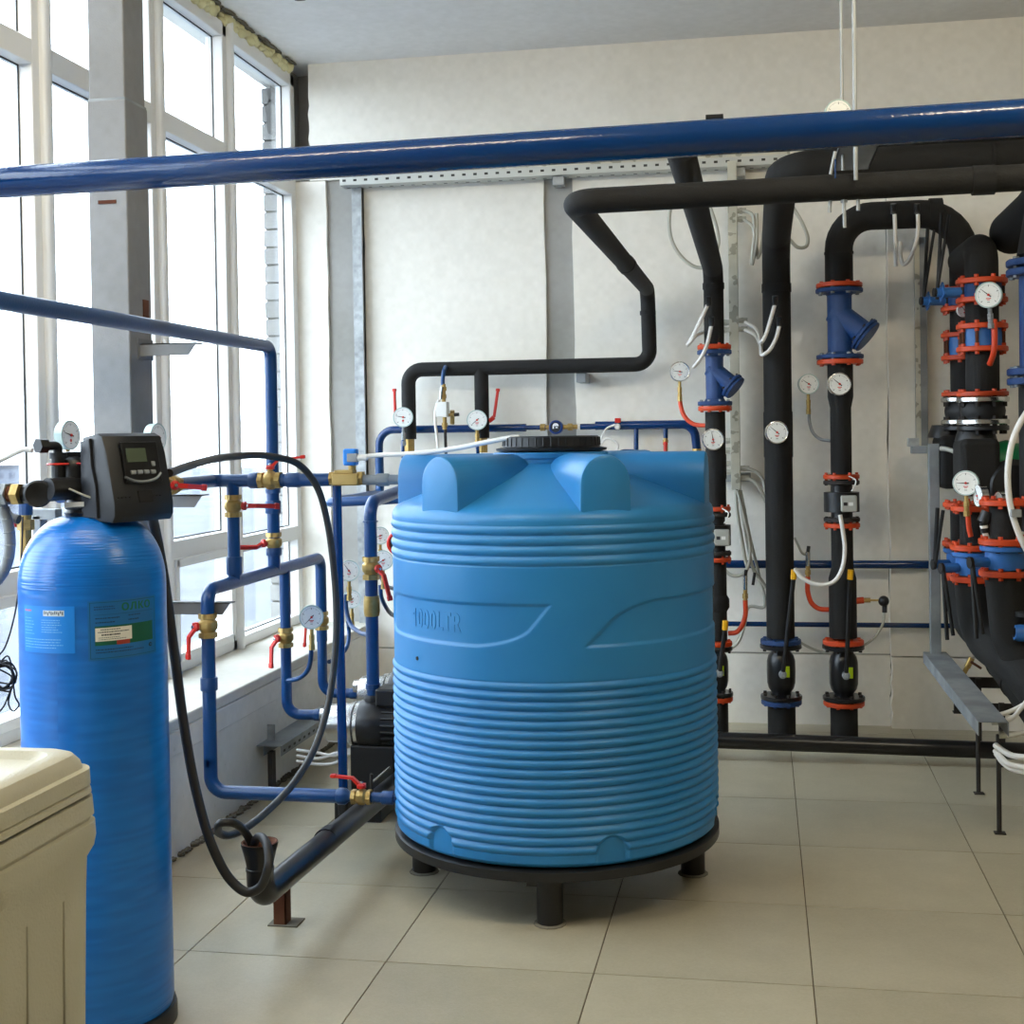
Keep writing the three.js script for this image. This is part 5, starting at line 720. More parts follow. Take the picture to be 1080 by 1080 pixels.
{ // perforated tray and galvanised struts
  const z = 0.055, a = atZ(362, 193, z), b = atZ(812, 171, z), y0 = a.y, y1 = b.y, yc = (y0 + y1) / 2;
  const holes = canvasTex(1024, 32, (c) => { c.fillStyle = '#c2c4bf'; c.fillRect(0, 0, 1024, 32); c.fillStyle = '#2f2f2d'; for (let k = 0; k < 32; k++) c.fillRect(8 + k * 32, 11, 10, 9); }); holes.wrapS = THREE.RepeatWrapping; const hm = std({ map: holes, metalness: 0.25, roughness: 0.5 });
  const t = thing('perforated_rail', 'long perforated galvanised rail fixed across the back wall', 'rail', V(a.x, yc, z)); const g = box(a.x, b.x + 0.1, yc - 0.02, yc + 0.022, z + 0.055, z + 0.058), uv = g.attributes.uv; for (let i = 0; i < uv.count; i++) uv.setXY(i, (uv.getX(i) - a.x) / 1.9, (uv.getY(i) - yc + 0.02) / 0.042); part(t, 'front_web', g, hm, 'row of small punched holes');
  const g2 = box(a.x, b.x + 0.1, yc - 0.023, yc - 0.02, 0.004, z + 0.058), u2 = g2.attributes.uv; for (let i = 0; i < u2.count; i++) u2.setXY(i, (u2.getX(i) - a.x) / 1.9, u2.getY(i) * 16); part(t, 'bottom_web', g2, hm); part(t, 'cover', box(a.x + 0.1, b.x + 0.1, yc + 0.03, yc + 0.05, 0.005, z + 0.02), M.zincWhite);
  part(t, 'fixing', [0.98 + 0.09, 2.0].map((x) => box(x - 0.03, x + 0.03, yc - 0.07, yc - 0.02, 0.002, 0.08, 0.003)), M.galvanised);
  const s1 = thing('galvanised_strut', 'upright galvanised angle strut beside the window corner', 'strut', V(-0.04, 0, 0)); const xa = atZ(372.5, 300, 0.03).x, xb = atZ(383.5, 300, 0.03).x; part(s1, 'angle', [box(xa, xb, 0.0, yc - 0.02, 0.002, 0.03), box(xb - 0.003, xb, 0, yc - 0.02, 0.002, 0.05)], M.galvanised);
  const s2 = thing('galvanised_strut', 'upright pale galvanised strut with cable glands between the risers', 'strut', V(atZ(775, 400, 0.1).x, 1, 0.1)), xc = atZ(769, 350, 0.13).x, xd = atZ(779, 350, 0.13).x, yb = atZ(776, 517, 0.13).y; part(s2, 'channel', box(xc, xd, yb, yc, 0.06, 0.13, 0.003), M.zincWhite);
  part(s2, 'wall_plate', box(xc - 0.05, xd + 0.05, yb + 0.04, yb + 0.085, 0.01, 0.06, 0.003), M.galvanised);
  for (const [px, py, s] of [[782, 222, 1], [782, 231, 1], [765, 340, -1], [765, 348, -1], [782, 338, 1], [782, 347, 1], [766, 465, -1], [766, 475, -1], [766, 489, -1], [766, 498, -1], [784, 494, 1], [784, 504, 1]]) { const p = atZ(px, py, 0.11); part(s2, 'cable_gland', [rod(V(s > 0 ? xd : xc, p.y, 0.1), V((s > 0 ? xd : xc) + s * 0.045, p.y, 0.1), 0.0135, 10), hex(V((s > 0 ? xd : xc) + s * 0.012 - (s < 0 ? 0.014 : 0), p.y, 0.1), AX, 0.017, 0.014)], M.cableGrey); }
  const s3 = thing('galvanised_strut', 'upright grey strut on the wall step behind the pump set', 'strut', V(2.9, 1, 0.1)), xe = atZ(966, 350, 0.12).x, xf = atZ(978, 350, 0.12).x; part(s3, 'channel', [box(xe, xf, atZ(970, 470, 0.12).y, atZ(970, 250, 0.12).y, 0.06, 0.12, 0.003)], M.galvDull); part(s3, 'flange', box(xe - 0.004, xe + 0.02, atZ(970, 470, 0.12).y, atZ(970, 250, 0.12).y, 0.12, 0.124), M.zincWhite);
}
// blue service lines low on the wall
{ const z = 0.10, a = atZ(760, 595, z), b = atZ(1000, 595.5, z); pipeRun('blue_service_pipe', 'dark blue service pipe along the wall, the thicker upper one', 'pipe', [V(1.2, a.y, z), V(7.9, b.y, z)], 0.0205, M.bluePaint, 0); const c = atZ(760, 658, z); pipeRun('blue_service_pipe', 'dark blue service pipe along the wall, the thinner lower one', 'pipe', [V(1.2, c.y, z), V(7.9, atZ(1000, 659, z).y, z)], 0.0125, M.bluePaint, 0); }
// signal cables around the risers
const cable = (label, pts, r = 0.009, mat = M.cableGrey, tips) => { const t = thing('signal_cable', label, 'cable', pts[0]); part(t, 'cable', curve(pts, r, 60, 8), mat); if (tips) for (const p of tips) part(t, 'probe_head', [rod(p, add(p, V(0, 0.03, 0.01)), 0.014, 10), rod(add(p, V(0, -0.014, 0)), p, 0.0125, 10)], M.blackPlastic, 'black probe head'); return t; };
{
  const c = (l, z) => l.map(([x, y, dz = 0]) => atZ(x, y, z + dz));
  cable('pale cable looping out from behind the tank side riser', c([[712, 200], [706, 228], [708, 252], [718, 270], [732, 281], [745, 283]], 0.2), 0.009);
  cable('pale cable dropping behind the tank side riser to its sensor', c([[748, 215], [756, 240], [758, 256], [754, 272], [752, 280, 0.1]], 0.2), 0.008);
  cable('pale cable hanging in a hook beside the strut', c([[784, 222, -0.12], [794, 228], [796, 245], [794, 265], [793, 279], [795, 272], [798, 255], [798, 225]], 0.22), 0.009);
  cable('pale cable hooked behind the plain riser', c([[784, 231, -0.1], [794, 240], [798, 262], [799, 272], [802, 266], [806, 240]], 0.2), 0.008);
  cable('pale cable looping out beside the plain riser', c([[836, 218], [846, 235], [852, 252], [850, 260], [842, 261], [832, 252]], 0.25), 0.009);
  const zc = 0.46;
  cable('light cable from the upper probe of the tank side riser', c([[746, 322], [738, 340], [729, 358], [725, 364], [732, 356], [742, 350, -0.2]], zc), 0.0095, M.cableWhite, [atZ(747, 320, zc)]);
  cable('light cable from the lower probe of the tank side riser', c([[750, 344], [746, 362], [739, 378], [731, 388]], zc), 0.0095, M.cableWhite, [atZ(750.5, 341, zc)]);
  cable('light cable from the upper probe of the plain riser', c([[817, 322], [813, 336], [808, 352], [804, 360], [800, 352, -0.2], [795, 345, -0.3], [786, 340, -0.36]], 0.48), 0.0095, M.cableWhite, [atZ(817.5, 319, 0.48)]);
  cable('light cable from the lower probe of the plain riser', c([[822, 344], [818, 358], [811, 370], [805, 374], [802, 364, -0.2], [796, 353, -0.3], [786, 348, -0.36]], 0.48), 0.0095, M.cableWhite, [atZ(822, 341, 0.48)]);
  cable('light cable hanging straight from the arch of the riser', c([[943.5, 226], [944, 240], [944.5, 262], [945, 281]], 0.46), 0.0095, M.cableWhite, [atZ(942, 222, 0.46)]);
  cable('light cable hanging in a loop from the arch of the riser', c([[968, 226], [968, 245], [964, 262], [958, 275], [953, 279], [950, 272], [949, 255]], 0.46), 0.0095, M.cableWhite, [atZ(967, 222, 0.46)]);
  cable('bundle cable falling from the strut foot, first strand', c([[776, 516], [777, 535], [781, 562], [786, 590], [788, 600], [782, 606], [772, 607], [762, 598], [757, 588]], 0.16), 0.009);
  cable('bundle cable falling from the strut foot, second strand', c([[779, 517], [783, 540], [788, 570], [792, 592], [797, 605], [803, 612], [808, 620]], 0.14), 0.009);
  cable('bundle cable falling from the strut foot, third strand', c([[778, 517], [785, 545], [791, 575], [790, 595], [786, 604], [787, 612]], 0.18), 0.008);
  cable('bundle cable falling from the strut foot, fourth strand', c([[781, 517], [787, 548], [794, 580], [800, 605], [806, 640], [790, 640], [785, 660], [778, 678], [768, 686]], 0.12), 0.008);
  cable('grey cable bending from the strut gland behind the plain riser', c([[788, 494], [798, 498], [804, 505], [808, 520]], 0.16), 0.009); cable('grey cable bending from the lower strut gland behind the plain riser', c([[788, 504], [796, 508], [803, 518], [808, 530]], 0.14), 0.009);
  cable('grey cable from the plain riser to the transmitter plug', c([[838, 567], [842, 575], [846, 583], [850, 585], [853, 578, 0.05]], 0.28), 0.006);
  cable('thick white cable drooping from the flow meter head', c([[886, 543], [889, 560], [891, 580], [888, 600], [880, 613], [868, 617], [856, 615], [846, 609], [838, 600]], 0.5), 0.010, M.cableWhite);
  cable('light cable between the feet of the two tall risers', c([[832, 668, 0.1], [845, 678], [856, 684], [868, 688], [880, 689, 0.08]], 0.2), 0.007);
}
// trapeze hanger with its rods
{
  const z = 2.96, A = atZ(886, 60, 2.6), t = thing('trapeze_hanger', 'steel trapeze hanger with threaded rods holding the overhead pipes', 'hanger', A), a = atZ(887, 0, 2.55), b = atZ(900.5, 0, 2.98);
  const y2 = atZ(901, 190, 2.98).y;
  part(t, 'threaded_rod', rod(V(a.x, 2.32, 2.55), V(a.x, CEIL, 2.55), 0.005, 8), M.galvanised); part(t, 'threaded_rod', rod(V(b.x, y2, 2.98), V(b.x, CEIL, 2.98), 0.006, 8), M.galvanised);
  const yc = atZ(900, 172, 2.4).y, xl = atZ(880, 172, 2.4).x, xr = atZ(919, 172, 2.4).x; part(t, 'channel', [box(xl, xr, yc - 0.003, yc, 2.3, 2.86), box(xl, xl + 0.004, yc - 0.003, yc + 0.012, 2.3, 2.86), box(xr - 0.004, xr, yc - 0.003, yc + 0.012, 2.3, 2.86)], M.bracketGrey);
  const cy = atZ(890, 208, 2.93).y; part(t, 'pipe_clamp', [rod(atZ(881, 160, 2.98), atZ(876, 184, 2.98), 0.005, 8), rod(atZ(876, 206, 2.93), atZ(875, 224, 2.93), 0.006, 6), rod(atZ(905, 206, 2.93), atZ(905, 222, 2.93), 0.006, 6), rod(atZ(890, 208, 2.93), atZ(891, 240, 2.93), 0.005, 8), hex(atZ(890, 209, 2.93), V(0, -1, 0), 0.011, 0.012)], M.galvanised);
  part(t, 'cable_tie', rod(atZ(881, 168, 2.99), atZ(881, 188, 2.99), 0.003, 6), M.bluePaint);
  gauge(atZ(884.5, 119, 2.75), facing, 0.041, { label: 'pressure gauge peeping over the blue main beside the hanger rods', deg: 210, look: 0, stem: V(0, -1, 0), stemLen: 0.05 });
  const lug = thing('pipe_lug', 'small flat black lug behind the top of the blue main', 'lug', atZ(753, 121, 2.6)); part(lug, 'plate', box(atZ(744.5, 121, 2.55).x, atZ(763, 121, 2.55).x, atZ(753, 127, 2.55).y, atZ(753, 122.8, 2.55).y, 2.52, 2.58, 0.002), M.insulation);
}
// ================================================================ PUMP SET AT THE END OF THE WALL
const zN = 0.88, x6p = atZ(1035.5, 330, zN).x;
const YN = (y) => atZ(1036, y, zN).y, YF = (y) => atZ(1018, y, zW).y;
{ // nearer riser of the pump set
  const t = thing('insulated_riser', 'black insulated riser in front of another at the pump set', 'pipe', V(x6p, 0, zN)), r = 0.0705;
  part(t, 'pipe', pipe([V(x6p - 0.01, YN(262), 0.45), V(x6p, YN(262), zN), V(x6p, YN(296), zN)], r, 0.14, 30), M.insulation);
  parts(t, 'lower_pipe', [pipe([V(x6p, YN(319), zN), V(x6p, YN(342), zN)], r, 0, 30), pipe([V(x6p, YN(370), zN), V(x6p, YN(413), zN)], r, 0, 30)], M.insulation);
}
function setFlanges(x, z, Y, dy, label, dial) {
  const R = 0.108, t = thing('butterfly_valve', `blue butterfly valve with black lever on the ${label}`, 'valve', V(x, Y(306 + dy), z));
  part(t, 'body', turned(V(x, Y(314 + dy), z), AY, [[0, 0.07], [0, 0.088], [Y(300 + dy) - Y(314 + dy), 0.088], [Y(300 + dy) - Y(314 + dy), 0.07]], 30), M.castBlue);
  flangeOn(t, V(x, Y(297 + dy), z), AY, R, 0.022, M.orange, 8, M.orange, 0.026, 'counter_flange'); flangeOn(t, V(x, Y(317 + dy), z), AY, R, 0.022, M.orange, 8, M.orange, 0.026, 'counter_flange');
  const st = []; for (let k = 0; k < 8; k++) { const a = (k + 0.5) / 8 * 6.2832; st.push(rod(V(x + Math.cos(a) * R * 0.84, Y(318 + dy), z + Math.sin(a) * R * 0.84), V(x + Math.cos(a) * R * 0.84, Y(296 + dy), z + Math.sin(a) * R * 0.84), 0.007, 6)); } part(t, 'stud_bolts', st, M.darkIron);
  const y = Y(308 + dy), nd = V(-0.97, 0, 0.2).normalize(), p0 = V(x, y, z); part(t, 'neck', [rod(add(p0, nd, 0.08), add(p0, nd, 0.20), 0.022, 14), turned(add(p0, nd, 0.17), nd, [[0, 0.02], [0, 0.045], [0.008, 0.045], [0.008, 0]], 4)], M.paleBlueCast, 'paler blue neck');
  const h0 = add(p0, nd, 0.195), e = add(h0, V(0.02, 0.34, 0.02)); part(t, 'lever', [rod(add(h0, V(0, -0.03, 0)), e, 0.008, 8), rod(add(h0, V(0.0, 0.02, 0.02)), add(h0, V(0.05, 0.33, 0.02)), 0.007, 8), turned(add(h0, nd, -0.004), nd, [[0, 0.02], [0.02, 0.02], [0.022, 0]], 10)], M.dark, 'black lever pair');
  const c = thing('check_valve', `blue wafer check valve on the ${label}`, 'valve', V(x, Y(356 + dy), z));
  part(c, 'body', turned(V(x, Y(366 + dy), z), AY, [[0, 0.07], [0, 0.084], [Y(347 + dy) - Y(366 + dy), 0.084], [Y(347 + dy) - Y(366 + dy), 0.07]], 30), M.paleBlueCast);
  flangeOn(c, V(x, Y(344.5 + dy), z), AY, R, 0.022, M.orange, 8, M.orange, 0.026, 'counter_flange'); flangeOn(c, V(x, Y(368.5 + dy), z), AY, R, 0.022, M.orange, 8, M.orange, 0.026, 'counter_flange');
  const s2 = []; for (let k = 0; k < 8; k++) { const a = (k + 0.5) / 8 * 6.2832; s2.push(rod(V(x + Math.cos(a) * R * 0.84, Y(369 + dy), z + Math.sin(a) * R * 0.84), V(x + Math.cos(a) * R * 0.84, Y(344 + dy), z + Math.sin(a) * R * 0.84), 0.0075, 6)); } part(c, 'stud_bolts', s2, M.rust);
  const b = thing('rubber_bellows', `black rubber bellows between bright flanges on the ${label}`, 'bellows', V(x, Y(455), z)), H = Y(424) - Y(443);
  part(b, 'bellows', turned(V(x, Y(443), z), AY, [[-0.01, 0.075], [0, 0.08], [H * 0.25, 0.092], [H * 0.5, 0.095], [H * 0.75, 0.092], [H, 0.08], [H + 0.01, 0.075]], 30, 1.2), M.rubber);
  flangeOn(b, V(x, Y(415.5), z), AY, R * 1.0, 0.02, M.orange, 8, M.orange, 0.02, 'counter_flange'); flangeOn(b, V(x, Y(421.5), z), AY, R * 1.02, 0.022, M.stainless, 8, M.darkIron, 0.04); flangeOn(b, V(x, Y(445), z), AY, R * 1.02, 0.022, M.stainless, 8, M.darkIron, 0.03); flangeOn(b, V(x, Y(451.5), z), AY, R * 1.0, 0.022, M.castBlack, 8, M.darkIron, 0.03, 'pump_flange');
}
setFlanges(x6p, zN, YN, 0, 'nearer riser of the pump set'); setFlanges(x5p, zW, YF, 9, 'rear riser of the pump set');
{ const t = thing('insulated_spool', 'black insulated spool hidden behind the nearer riser', 'pipe', V(x5p, YF(412), zW)); part(t, 'pipe', pipe([V(x5p, YF(414), zW), V(x5p, YF(300), zW)], 0.0655, 0, 28), M.insulation); }
gauge(atZ(1042.5, 311, zN + 0.16), V(-0.32, 0, 0.95), 0.055, { label: 'pressure gauge in front of the nearer butterfly valve', stem: V(0.05, -1, 0), stemLen: 0.09, deg: 140, look: 0, fitting: M.galvDull });
siphon('orange siphon tube below the gauge at the nearer riser', [atZ(1048.5, 337, zN + 0.14), atZ(1049, 360, zN + 0.14), atZ(1048, 372, zN + 0.13), atZ(1044, 384, zN + 0.08)], M.orangeHose, 0.013);
gauge(atZ(1017, 327, zN - 0.12), facing, 0.03, { label: 'small white dial between the two butterfly valves', deg: 120, look: 1, skin: M.whitePlastic });
// pump volutes in black insulation
{
  const mk = (xl, xr, yt, yb, z, d, label) => { const X0 = atZ(xl, 480, z).x, X1 = atZ(xr, 480, z).x, y1 = atZ(xl, yt, z).y, y0 = atZ(xl, yb, z).y, t = thing('insulated_pump', label, 'pump', V((X0 + X1) / 2, y0, z - d / 2), 'circulation pumps in black insulation'); part(t, 'insulation_jacket', box(X0, X1, y0, y1, z - d, z, 0.03), M.insulation); part(t, 'neck', turned(V((X0 + X1) / 2, y1 - 0.01, z - d / 2), AY, [[0, 0.09], [0.02, 0.085], [0.06, 0.07]], 24), M.castBlack); return [t, X0, X1, y0, y1]; };
  mk(991.5, 1016, 459.5, 516, 0.44, 0.3, 'black jacketed pump body behind the grey channel');
  const [t, X0, X1, y0, y1] = mk(1013.5, 1056, 463, 524, 1.0, 0.26, 'black jacketed pump body in front of the other');
  part(t, 'motor', turned(V(X1 - 0.02, (y0 + y1) / 2 + 0.02, 0.87), AX, [[0, 0.08], [0.06, 0.095], [0.07, 0.095], [0.09, 0.08], [0.3, 0.085], [0.3, 0]], 28), M.green, 'green motor');
  part(t, 'volute', turned(V(X1 + 0.05, (y0 + y1) / 2 - 0.08, 0.98), AZ, [[-0.14, 0.02], [-0.12, 0.11], [0, 0.115], [0.03, 0.09], [0.035, 0]], 26), M.castBlack);
}
cable('tan cable from the channel top to the pump jacket', [atZ(992, 473, 0.45), atZ(998, 473.5, 0.47), atZ(1006, 476, 0.5), atZ(1014, 480, 0.55)], 0.011, M.cableGrey);
gauge(atZ(1018.5, 509.5, 1.12), V(-0.30, 0, 0.95), 0.053, { label: 'pressure gauge in front of the jacketed pump', stem: V(0, -1, 0), stemLen: 0.09, deg: 180, look: 0 });
siphon('red siphon tube falling from the pump gauge', [atZ(1020, 536, 1.1), atZ(1021, 545, 1.1), atZ(1022, 556, 1.1), atZ(1024, 566, 1.1)], M.orangeHose, 0.011);
for (const [px, py, lab] of [[1031, 523, 'chrome rimmed dial seen edge on beside the pump gauge'], [1053, 530, 'chrome rimmed dial seen edge on by the white hose']]) gauge(atZ(px, py, 1.15), V(-0.97, 0, 0.26), 0.048, { label: lab, deg: 120, look: 2, skin: M.chrome });
{ // suction headers with orange flanges and the blue valves under the pumps
  const z1 = 1.0, z2 = 0.55, xa = atZ(1028, 560, z1).x, xb = atZ(1017, 560, z2).x, xc = atZ(1058, 560, 1.25).x, Y1 = (y) => atZ(1028, y, z1).y;
  for (const [x, z, dy, lab, big] of [[xb, z2, 0, 'rear pump', 0.094], [xa, z1, 4, 'middle pump', 0.098], [xc, 1.3, -2, 'end pump', 0.1]]) {
    const Y = (y) => atZ(1028, y + dy, z).y, t = thing('suction_valve', `blue valve between orange flanges under the ${lab}`, 'valve', V(x, Y(590), z));
    flangeOn(t, V(x, Y(532), z), AY, big, 0.022, M.orange, 8, M.orange, 0.022, 'upper_flange'); part(t, 'insulated_neck', turned(V(x, Y(570), z), AY, [[0, 0.062], [Y(534) - Y(570), 0.062]], 24), M.insulation);
    flangeOn(t, V(x, Y(573), z), AY, big * 1.05, 0.024, M.orange, 8, M.orange, 0.024, 'counter_flange'); flangeOn(t, V(x, Y(580), z), AY, big, 0.02, M.paleBlueCast, 6, M.darkIron, 0.01, 'blue_flange'); part(t, 'body', turned(V(x, Y(602), z), AY, [[0, 0.06], [0, 0.08], [Y(582) - Y(602), 0.08], [Y(582) - Y(602), 0.06]], 24), M.paleBlueCast); flangeOn(t, V(x, Y(606), z), AY, big * 1.05, 0.024, M.orange, 8, M.orange, 0.024, 'counter_flange');
    const h = V(x - 0.14, Y(594), z + 0.06); part(t, 'neck', rod(V(x - 0.06, Y(594), z + 0.02), h, 0.02, 12), M.paleBlueCast); part(t, 'lever', [rod(h, add(h, V(0.012, z > 0.8 ? -0.3 : 0.26, 0.02)), 0.009, 8), rod(add(h, V(0, 0, 0.015)), add(h, V(0.035, z > 0.8 ? -0.28 : 0.25, 0.03)), 0.008, 8), turned(h, V(-1, 0, 0.3).normalize(), [[0, 0.024], [0.012, 0.024], [0.014, 0]], 12)], M.dark, 'black lever pair');
  }
  // insulated legs falling into the collector
  const t = thing('insulated_collector', 'thick black insulated collector pipes sloping down by the floor', 'pipe', V(xb, 0.3, z2)), P = (x, y, z) => atZ(x, y, z);
  part(t, 'leg', pipe([V(xb, atZ(1020, 607, z2).y, z2), V(xb, atZ(1022, 650, z2).y, z2), P(1048, 682, z2 + 0.2), P(1082, 728, z2 + 0.55), P(1120, 784, z2 + 0.9)], 0.08, 0.12, 28), M.insulation);
  part(t, 'leg', pipe([V(xa, atZ(1040, 610, z1).y, z1), V(xa + 0.02, atZ(1040, 672, z1).y, z1), P(1075, 700, z1 + 0.3), P(1120, 760, z1 + 0.6)], 0.088, 0.12, 28), M.insulation);
  part(t, 'leg', pipe([V(xc, atZ(1068, 600, 1.3).y, 1.3), V(xc + 0.03, atZ(1070, 690, 1.3).y, 1.3), P(1120, 720, 1.4)], 0.085, 0.1, 28), M.insulation);
  parts(t, 'joint_sleeve', [0.35, 0.8].map((k) => turned(P(1048, 682, z2 + 0.2).lerp(P(1082, 728, z2 + 0.55), k), P(1082, 728, z2 + 0.55).sub(P(1048, 682, z2 + 0.2)).normalize(), [[0, 0.08], [0, 0.084], [0.012, 0.084], [0.012, 0.08]], 28)), M.insulation);
  // black steel frame carrying it
  const f = thing('pipe_support_frame', 'black steel support frame under the sloping collector pipes', 'frame', atY(1034, 838, 0)), fr = (xA, yA, xB, z, h = 0.05) => { const p = atZ(xA, yA, z), q = atZ(xB, yA, z); return [box(p.x, q.x, p.y - h, p.y - h + 0.004, z - 0.05, z), box(p.x, q.x, p.y - h, p.y, z - 0.004, z)]; };
  part(f, 'cross_bar', fr(1017, 714, 1060, 0.5), M.darkIron); part(f, 'cross_bar', fr(1006, 741, 1072, 0.75), M.darkIron);
  const u = atZ(1032.5, 770, 0.52); part(f, 'upright', [box(u.x - 0.012, u.x + 0.012, 0, atZ(1032, 716, 0.52).y, 0.5, 0.524), box(atZ(1057, 760, 0.77).x - 0.012, atZ(1057, 760, 0.77).x + 0.012, 0, atZ(1057, 742, 0.77).y, 0.75, 0.774)], M.darkIron);
  const cy = thing('copper_cock', 'brass drain cock sticking out under the sloping collector', 'valve', P(1020, 702, 0.6)); part(cy, 'body', [rod(P(1025, 694, 0.6), P(1020, 704, 0.6), 0.014, 10), rod(P(1020, 704, 0.6), P(1016, 711, 0.6), 0.011, 10)], M.brass); part(cy, 'handle', [rod(P(1024, 698, 0.62), P(1035, 705, 0.62), 0.006, 8)], M.rust);
}
// cable channel: upright on the wall step, then out over the floor on thin legs
{
  const t = thing('cable_channel', 'grey galvanised cable channel standing upright then running out on legs', 'channel', atY(1032, 837, 0)), z0 = 0.42, xu0 = atZ(980.5, 560, z0).x, xu1 = atZ(991.5, 560, z0).x, yTop2 = atZ(985, 468, z0).y, X = (xu0 + xu1) / 2;
  const c1 = atX(984, 684, X), yc = c1.y, far = z0, end = atX(1058, 783, X + 0.045), w = 0.058;
  part(t, 'upright', [box(xu0, xu1, yc - 0.02, yTop2, z0 - 0.05, z0, 0.003)], M.galvDull);
  const A = V(X, yc, z0 - 0.05), B = V(X + 0.012, end.y + 0.015, end.z);
  part(t, 'run', [0, 1, 2].map((k) => { const d = B.clone().sub(A), L = d.length(), g = k === 0 ? new THREE.BoxGeometry(0.105, 0.003, L).translate(0, 0.025, 0) : new THREE.BoxGeometry(0.003, 0.05, L).translate(k === 1 ? -0.052 : 0.052, 0, 0); return metric(frameAt(g.rotateX(0), A.clone().lerp(B, 0.5), AX.clone().addScaledVector(d.clone().normalize(), -d.clone().normalize().x), AY)); }), M.galvDull);
  part(t, 'top_arm', [box(atZ(960, 470, 0.3).x, xu0, atZ(985, 478, 0.3).y, atZ(985, 470, 0.3).y, 0.3, 0.36, 0.002)], M.galvDull); part(t, 'bolt_block', [box(atZ(957.5, 466, 0.3).x, atZ(969, 466, 0.3).x, atZ(960, 471, 0.3).y, atZ(960, 462, 0.3).y, 0.26, 0.32, 0.002)], M.galvanised);
  for (const [px, py] of [[1032, 837], [1054, 879]]) { const p = atY(px, py, 0), k = (p.z - A.z) / (B.z - A.z), y = A.y + (B.y - A.y) * k - 0.02; part(t, 'leg', [rod(V(p.x, 0, p.z), V(p.x, y, p.z), 0.009, 8), box(p.x - 0.018, p.x + 0.022, 0, 0.004, p.z - 0.018, p.z + 0.018)], M.darkIron); }
  const Q = (x, y, z) => atZ(x, y, z), ez = end.z;
  [[[1050, 786], [1058, 792], [1068, 797], [1084, 799]], [[1050, 792], [1056, 799], [1064, 806], [1084, 810]], [[1051, 795], [1058, 804], [1068, 811], [1086, 815]]].forEach((l, k) => { const c = thing('white_cable', ['thick white cable leaving the channel mouth, upper one', 'thick white cable leaving the channel mouth, middle one', 'thick white cable leaving the channel mouth, lowest one'][k], 'cable', Q(...l[0], ez)); part(c, 'cable', curve(l.map(([x, y], i) => Q(x, y, ez - 0.06 + i * 0.05)), 0.011, 30, 10), M.cableWhite); });
  [[[1043, 753], [1052, 754], [1066, 750], [1078, 744], [1090, 736]], [[1049, 761], [1058, 761], [1068, 757], [1076, 748], [1084, 738]], [[1057, 775], [1066, 775], [1084, 772]]].forEach((l, k) => { const c = thing('white_cable', ['white cable with gland from the channel side, first up the run', 'white cable with gland from the channel side, second along', 'white cable with gland from the channel side near its mouth'][k], 'cable', Q(...l[0], ez - 0.35)); const pts = l.map(([x, y], i) => Q(x, y, ez - 0.35 + k * 0.12)); part(c, 'cable', curve(pts, 0.009, 30, 8), M.cableWhite); part(c, 'gland', rod(pts[0].clone().lerp(pts[1], -0.35), pts[0].clone().lerp(pts[1], 0.5), 0.014, 10), M.cableGrey); });
}
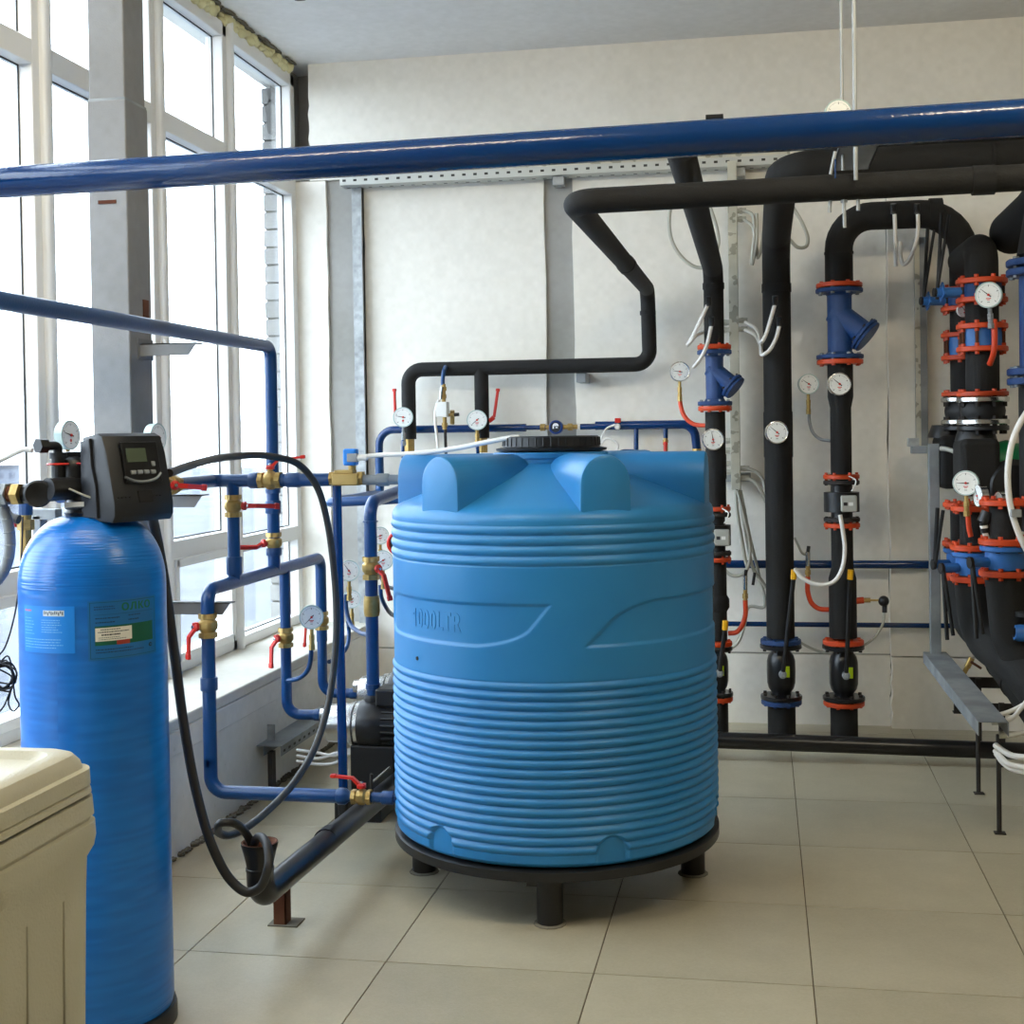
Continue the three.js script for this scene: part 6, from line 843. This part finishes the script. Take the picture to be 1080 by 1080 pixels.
// cut off pieces at the right-hand edge of the plant: further riser with blue fittings
{
  const z = 1.15, x = atZ(1098, 330, z).x, Y = (y) => atZ(1098, y, z).y, t = thing('blue_flanged_fitting', 'blue flanged strainer on the last riser of the plant', 'strainer', V(x, Y(400), z));
  part(t, 'body', turned(V(x, Y(392), z), AY, [[0, 0.085], [Y(290) - Y(392), 0.085]], 28), M.castBlue); for (const y of [277, 287, 392, 402]) flangeOn(t, V(x, Y(y), z), AY, 0.135, 0.028, M.castBlue, 8, M.galvDull, 0.02);
  const r = thing('insulated_riser', 'last black insulated riser of the plant with a bulging elbow', 'pipe', V(x, 0, z)); part(r, 'elbow', pipe([atZ(1067, 245, 0.8), atZ(1092, 222, 1.0), V(x + 0.05, Y(200), z), V(x, Y(272), z)], 0.094, 0.1, 28), M.insulation); part(r, 'pipe', pipe([V(x, Y(404), z), V(x, Y(560), z)], 0.09, 0, 26), M.insulation); part(r, 'cap', new THREE.SphereGeometry(0.094, 24, 16).translate(...atZ(1067, 245, 0.8).toArray()), M.insulation);
  const h = thing('white_hose', 'white flexible conduit looping down at the last riser', 'hose', atZ(1080, 440, 1.35)); part(h, 'tube', curve([[1086, 430], [1076, 446], [1068, 465], [1063.5, 490], [1063, 510], [1066, 535], [1072, 556], [1080, 575], [1090, 592]].map(([a, b]) => atZ(a, b, 1.4)), 0.0125, 60, 10), M.cableWhite); part(h, 'clip', box(atZ(1065, 540, 1.4).x, atZ(1076, 540, 1.4).x, atZ(1070, 545, 1.4).y, atZ(1070, 537, 1.4).y, 1.38, 1.43, 0.003), M.galvDull);
  const s = thing('sensor_lead', 'black sensor plug with pale cable slanting down past the valves', 'sensor', atZ(1038, 550, 1.3)); part(s, 'plug', [rod(atZ(1042, 540, 1.3), atZ(1037, 551, 1.3), 0.026, 14), rod(atZ(1046, 546, 1.28), atZ(1038, 548, 1.3), 0.018, 12), rod(atZ(1037, 551, 1.3), atZ(1038.5, 562, 1.3), 0.016, 12)], M.blackPlastic); part(s, 'ring', rod(atZ(1037.5, 554, 1.3), atZ(1038, 557, 1.3), 0.0165, 12), M.whitePlastic); part(s, 'cable', curve([[1038.5, 561], [1043, 574], [1050, 598], [1058, 625], [1066, 650], [1073, 672], [1078, 695], [1084, 720]].map(([a, b]) => atZ(a, b, 1.3)), 0.0115, 50, 10), M.cableWhite);
  const e = thing('blue_side_valve', 'blue valve stub at the edge of the pump set', 'valve', atZ(1082, 668, 1.4)); part(e, 'body', turned(atZ(1070, 667, 1.4), V(1, -0.1, 0).normalize(), [[0, 0.02], [0, 0.03], [0.02, 0.034], [0.2, 0.034], [0.2, 0]], 16), M.paleBlueCast); part(e, 'flange', turned(atZ(1084, 650, 1.38), AY, [[0, 0], [0, 0.05], [0.02, 0.05], [0.02, 0]], 16), M.castBlack);
}
scene.traverse((o) => { if (o.isMesh && o.material !== M.glass) { o.castShadow = true; o.receiveShadow = true; } });
renderer.render(scene, camera);
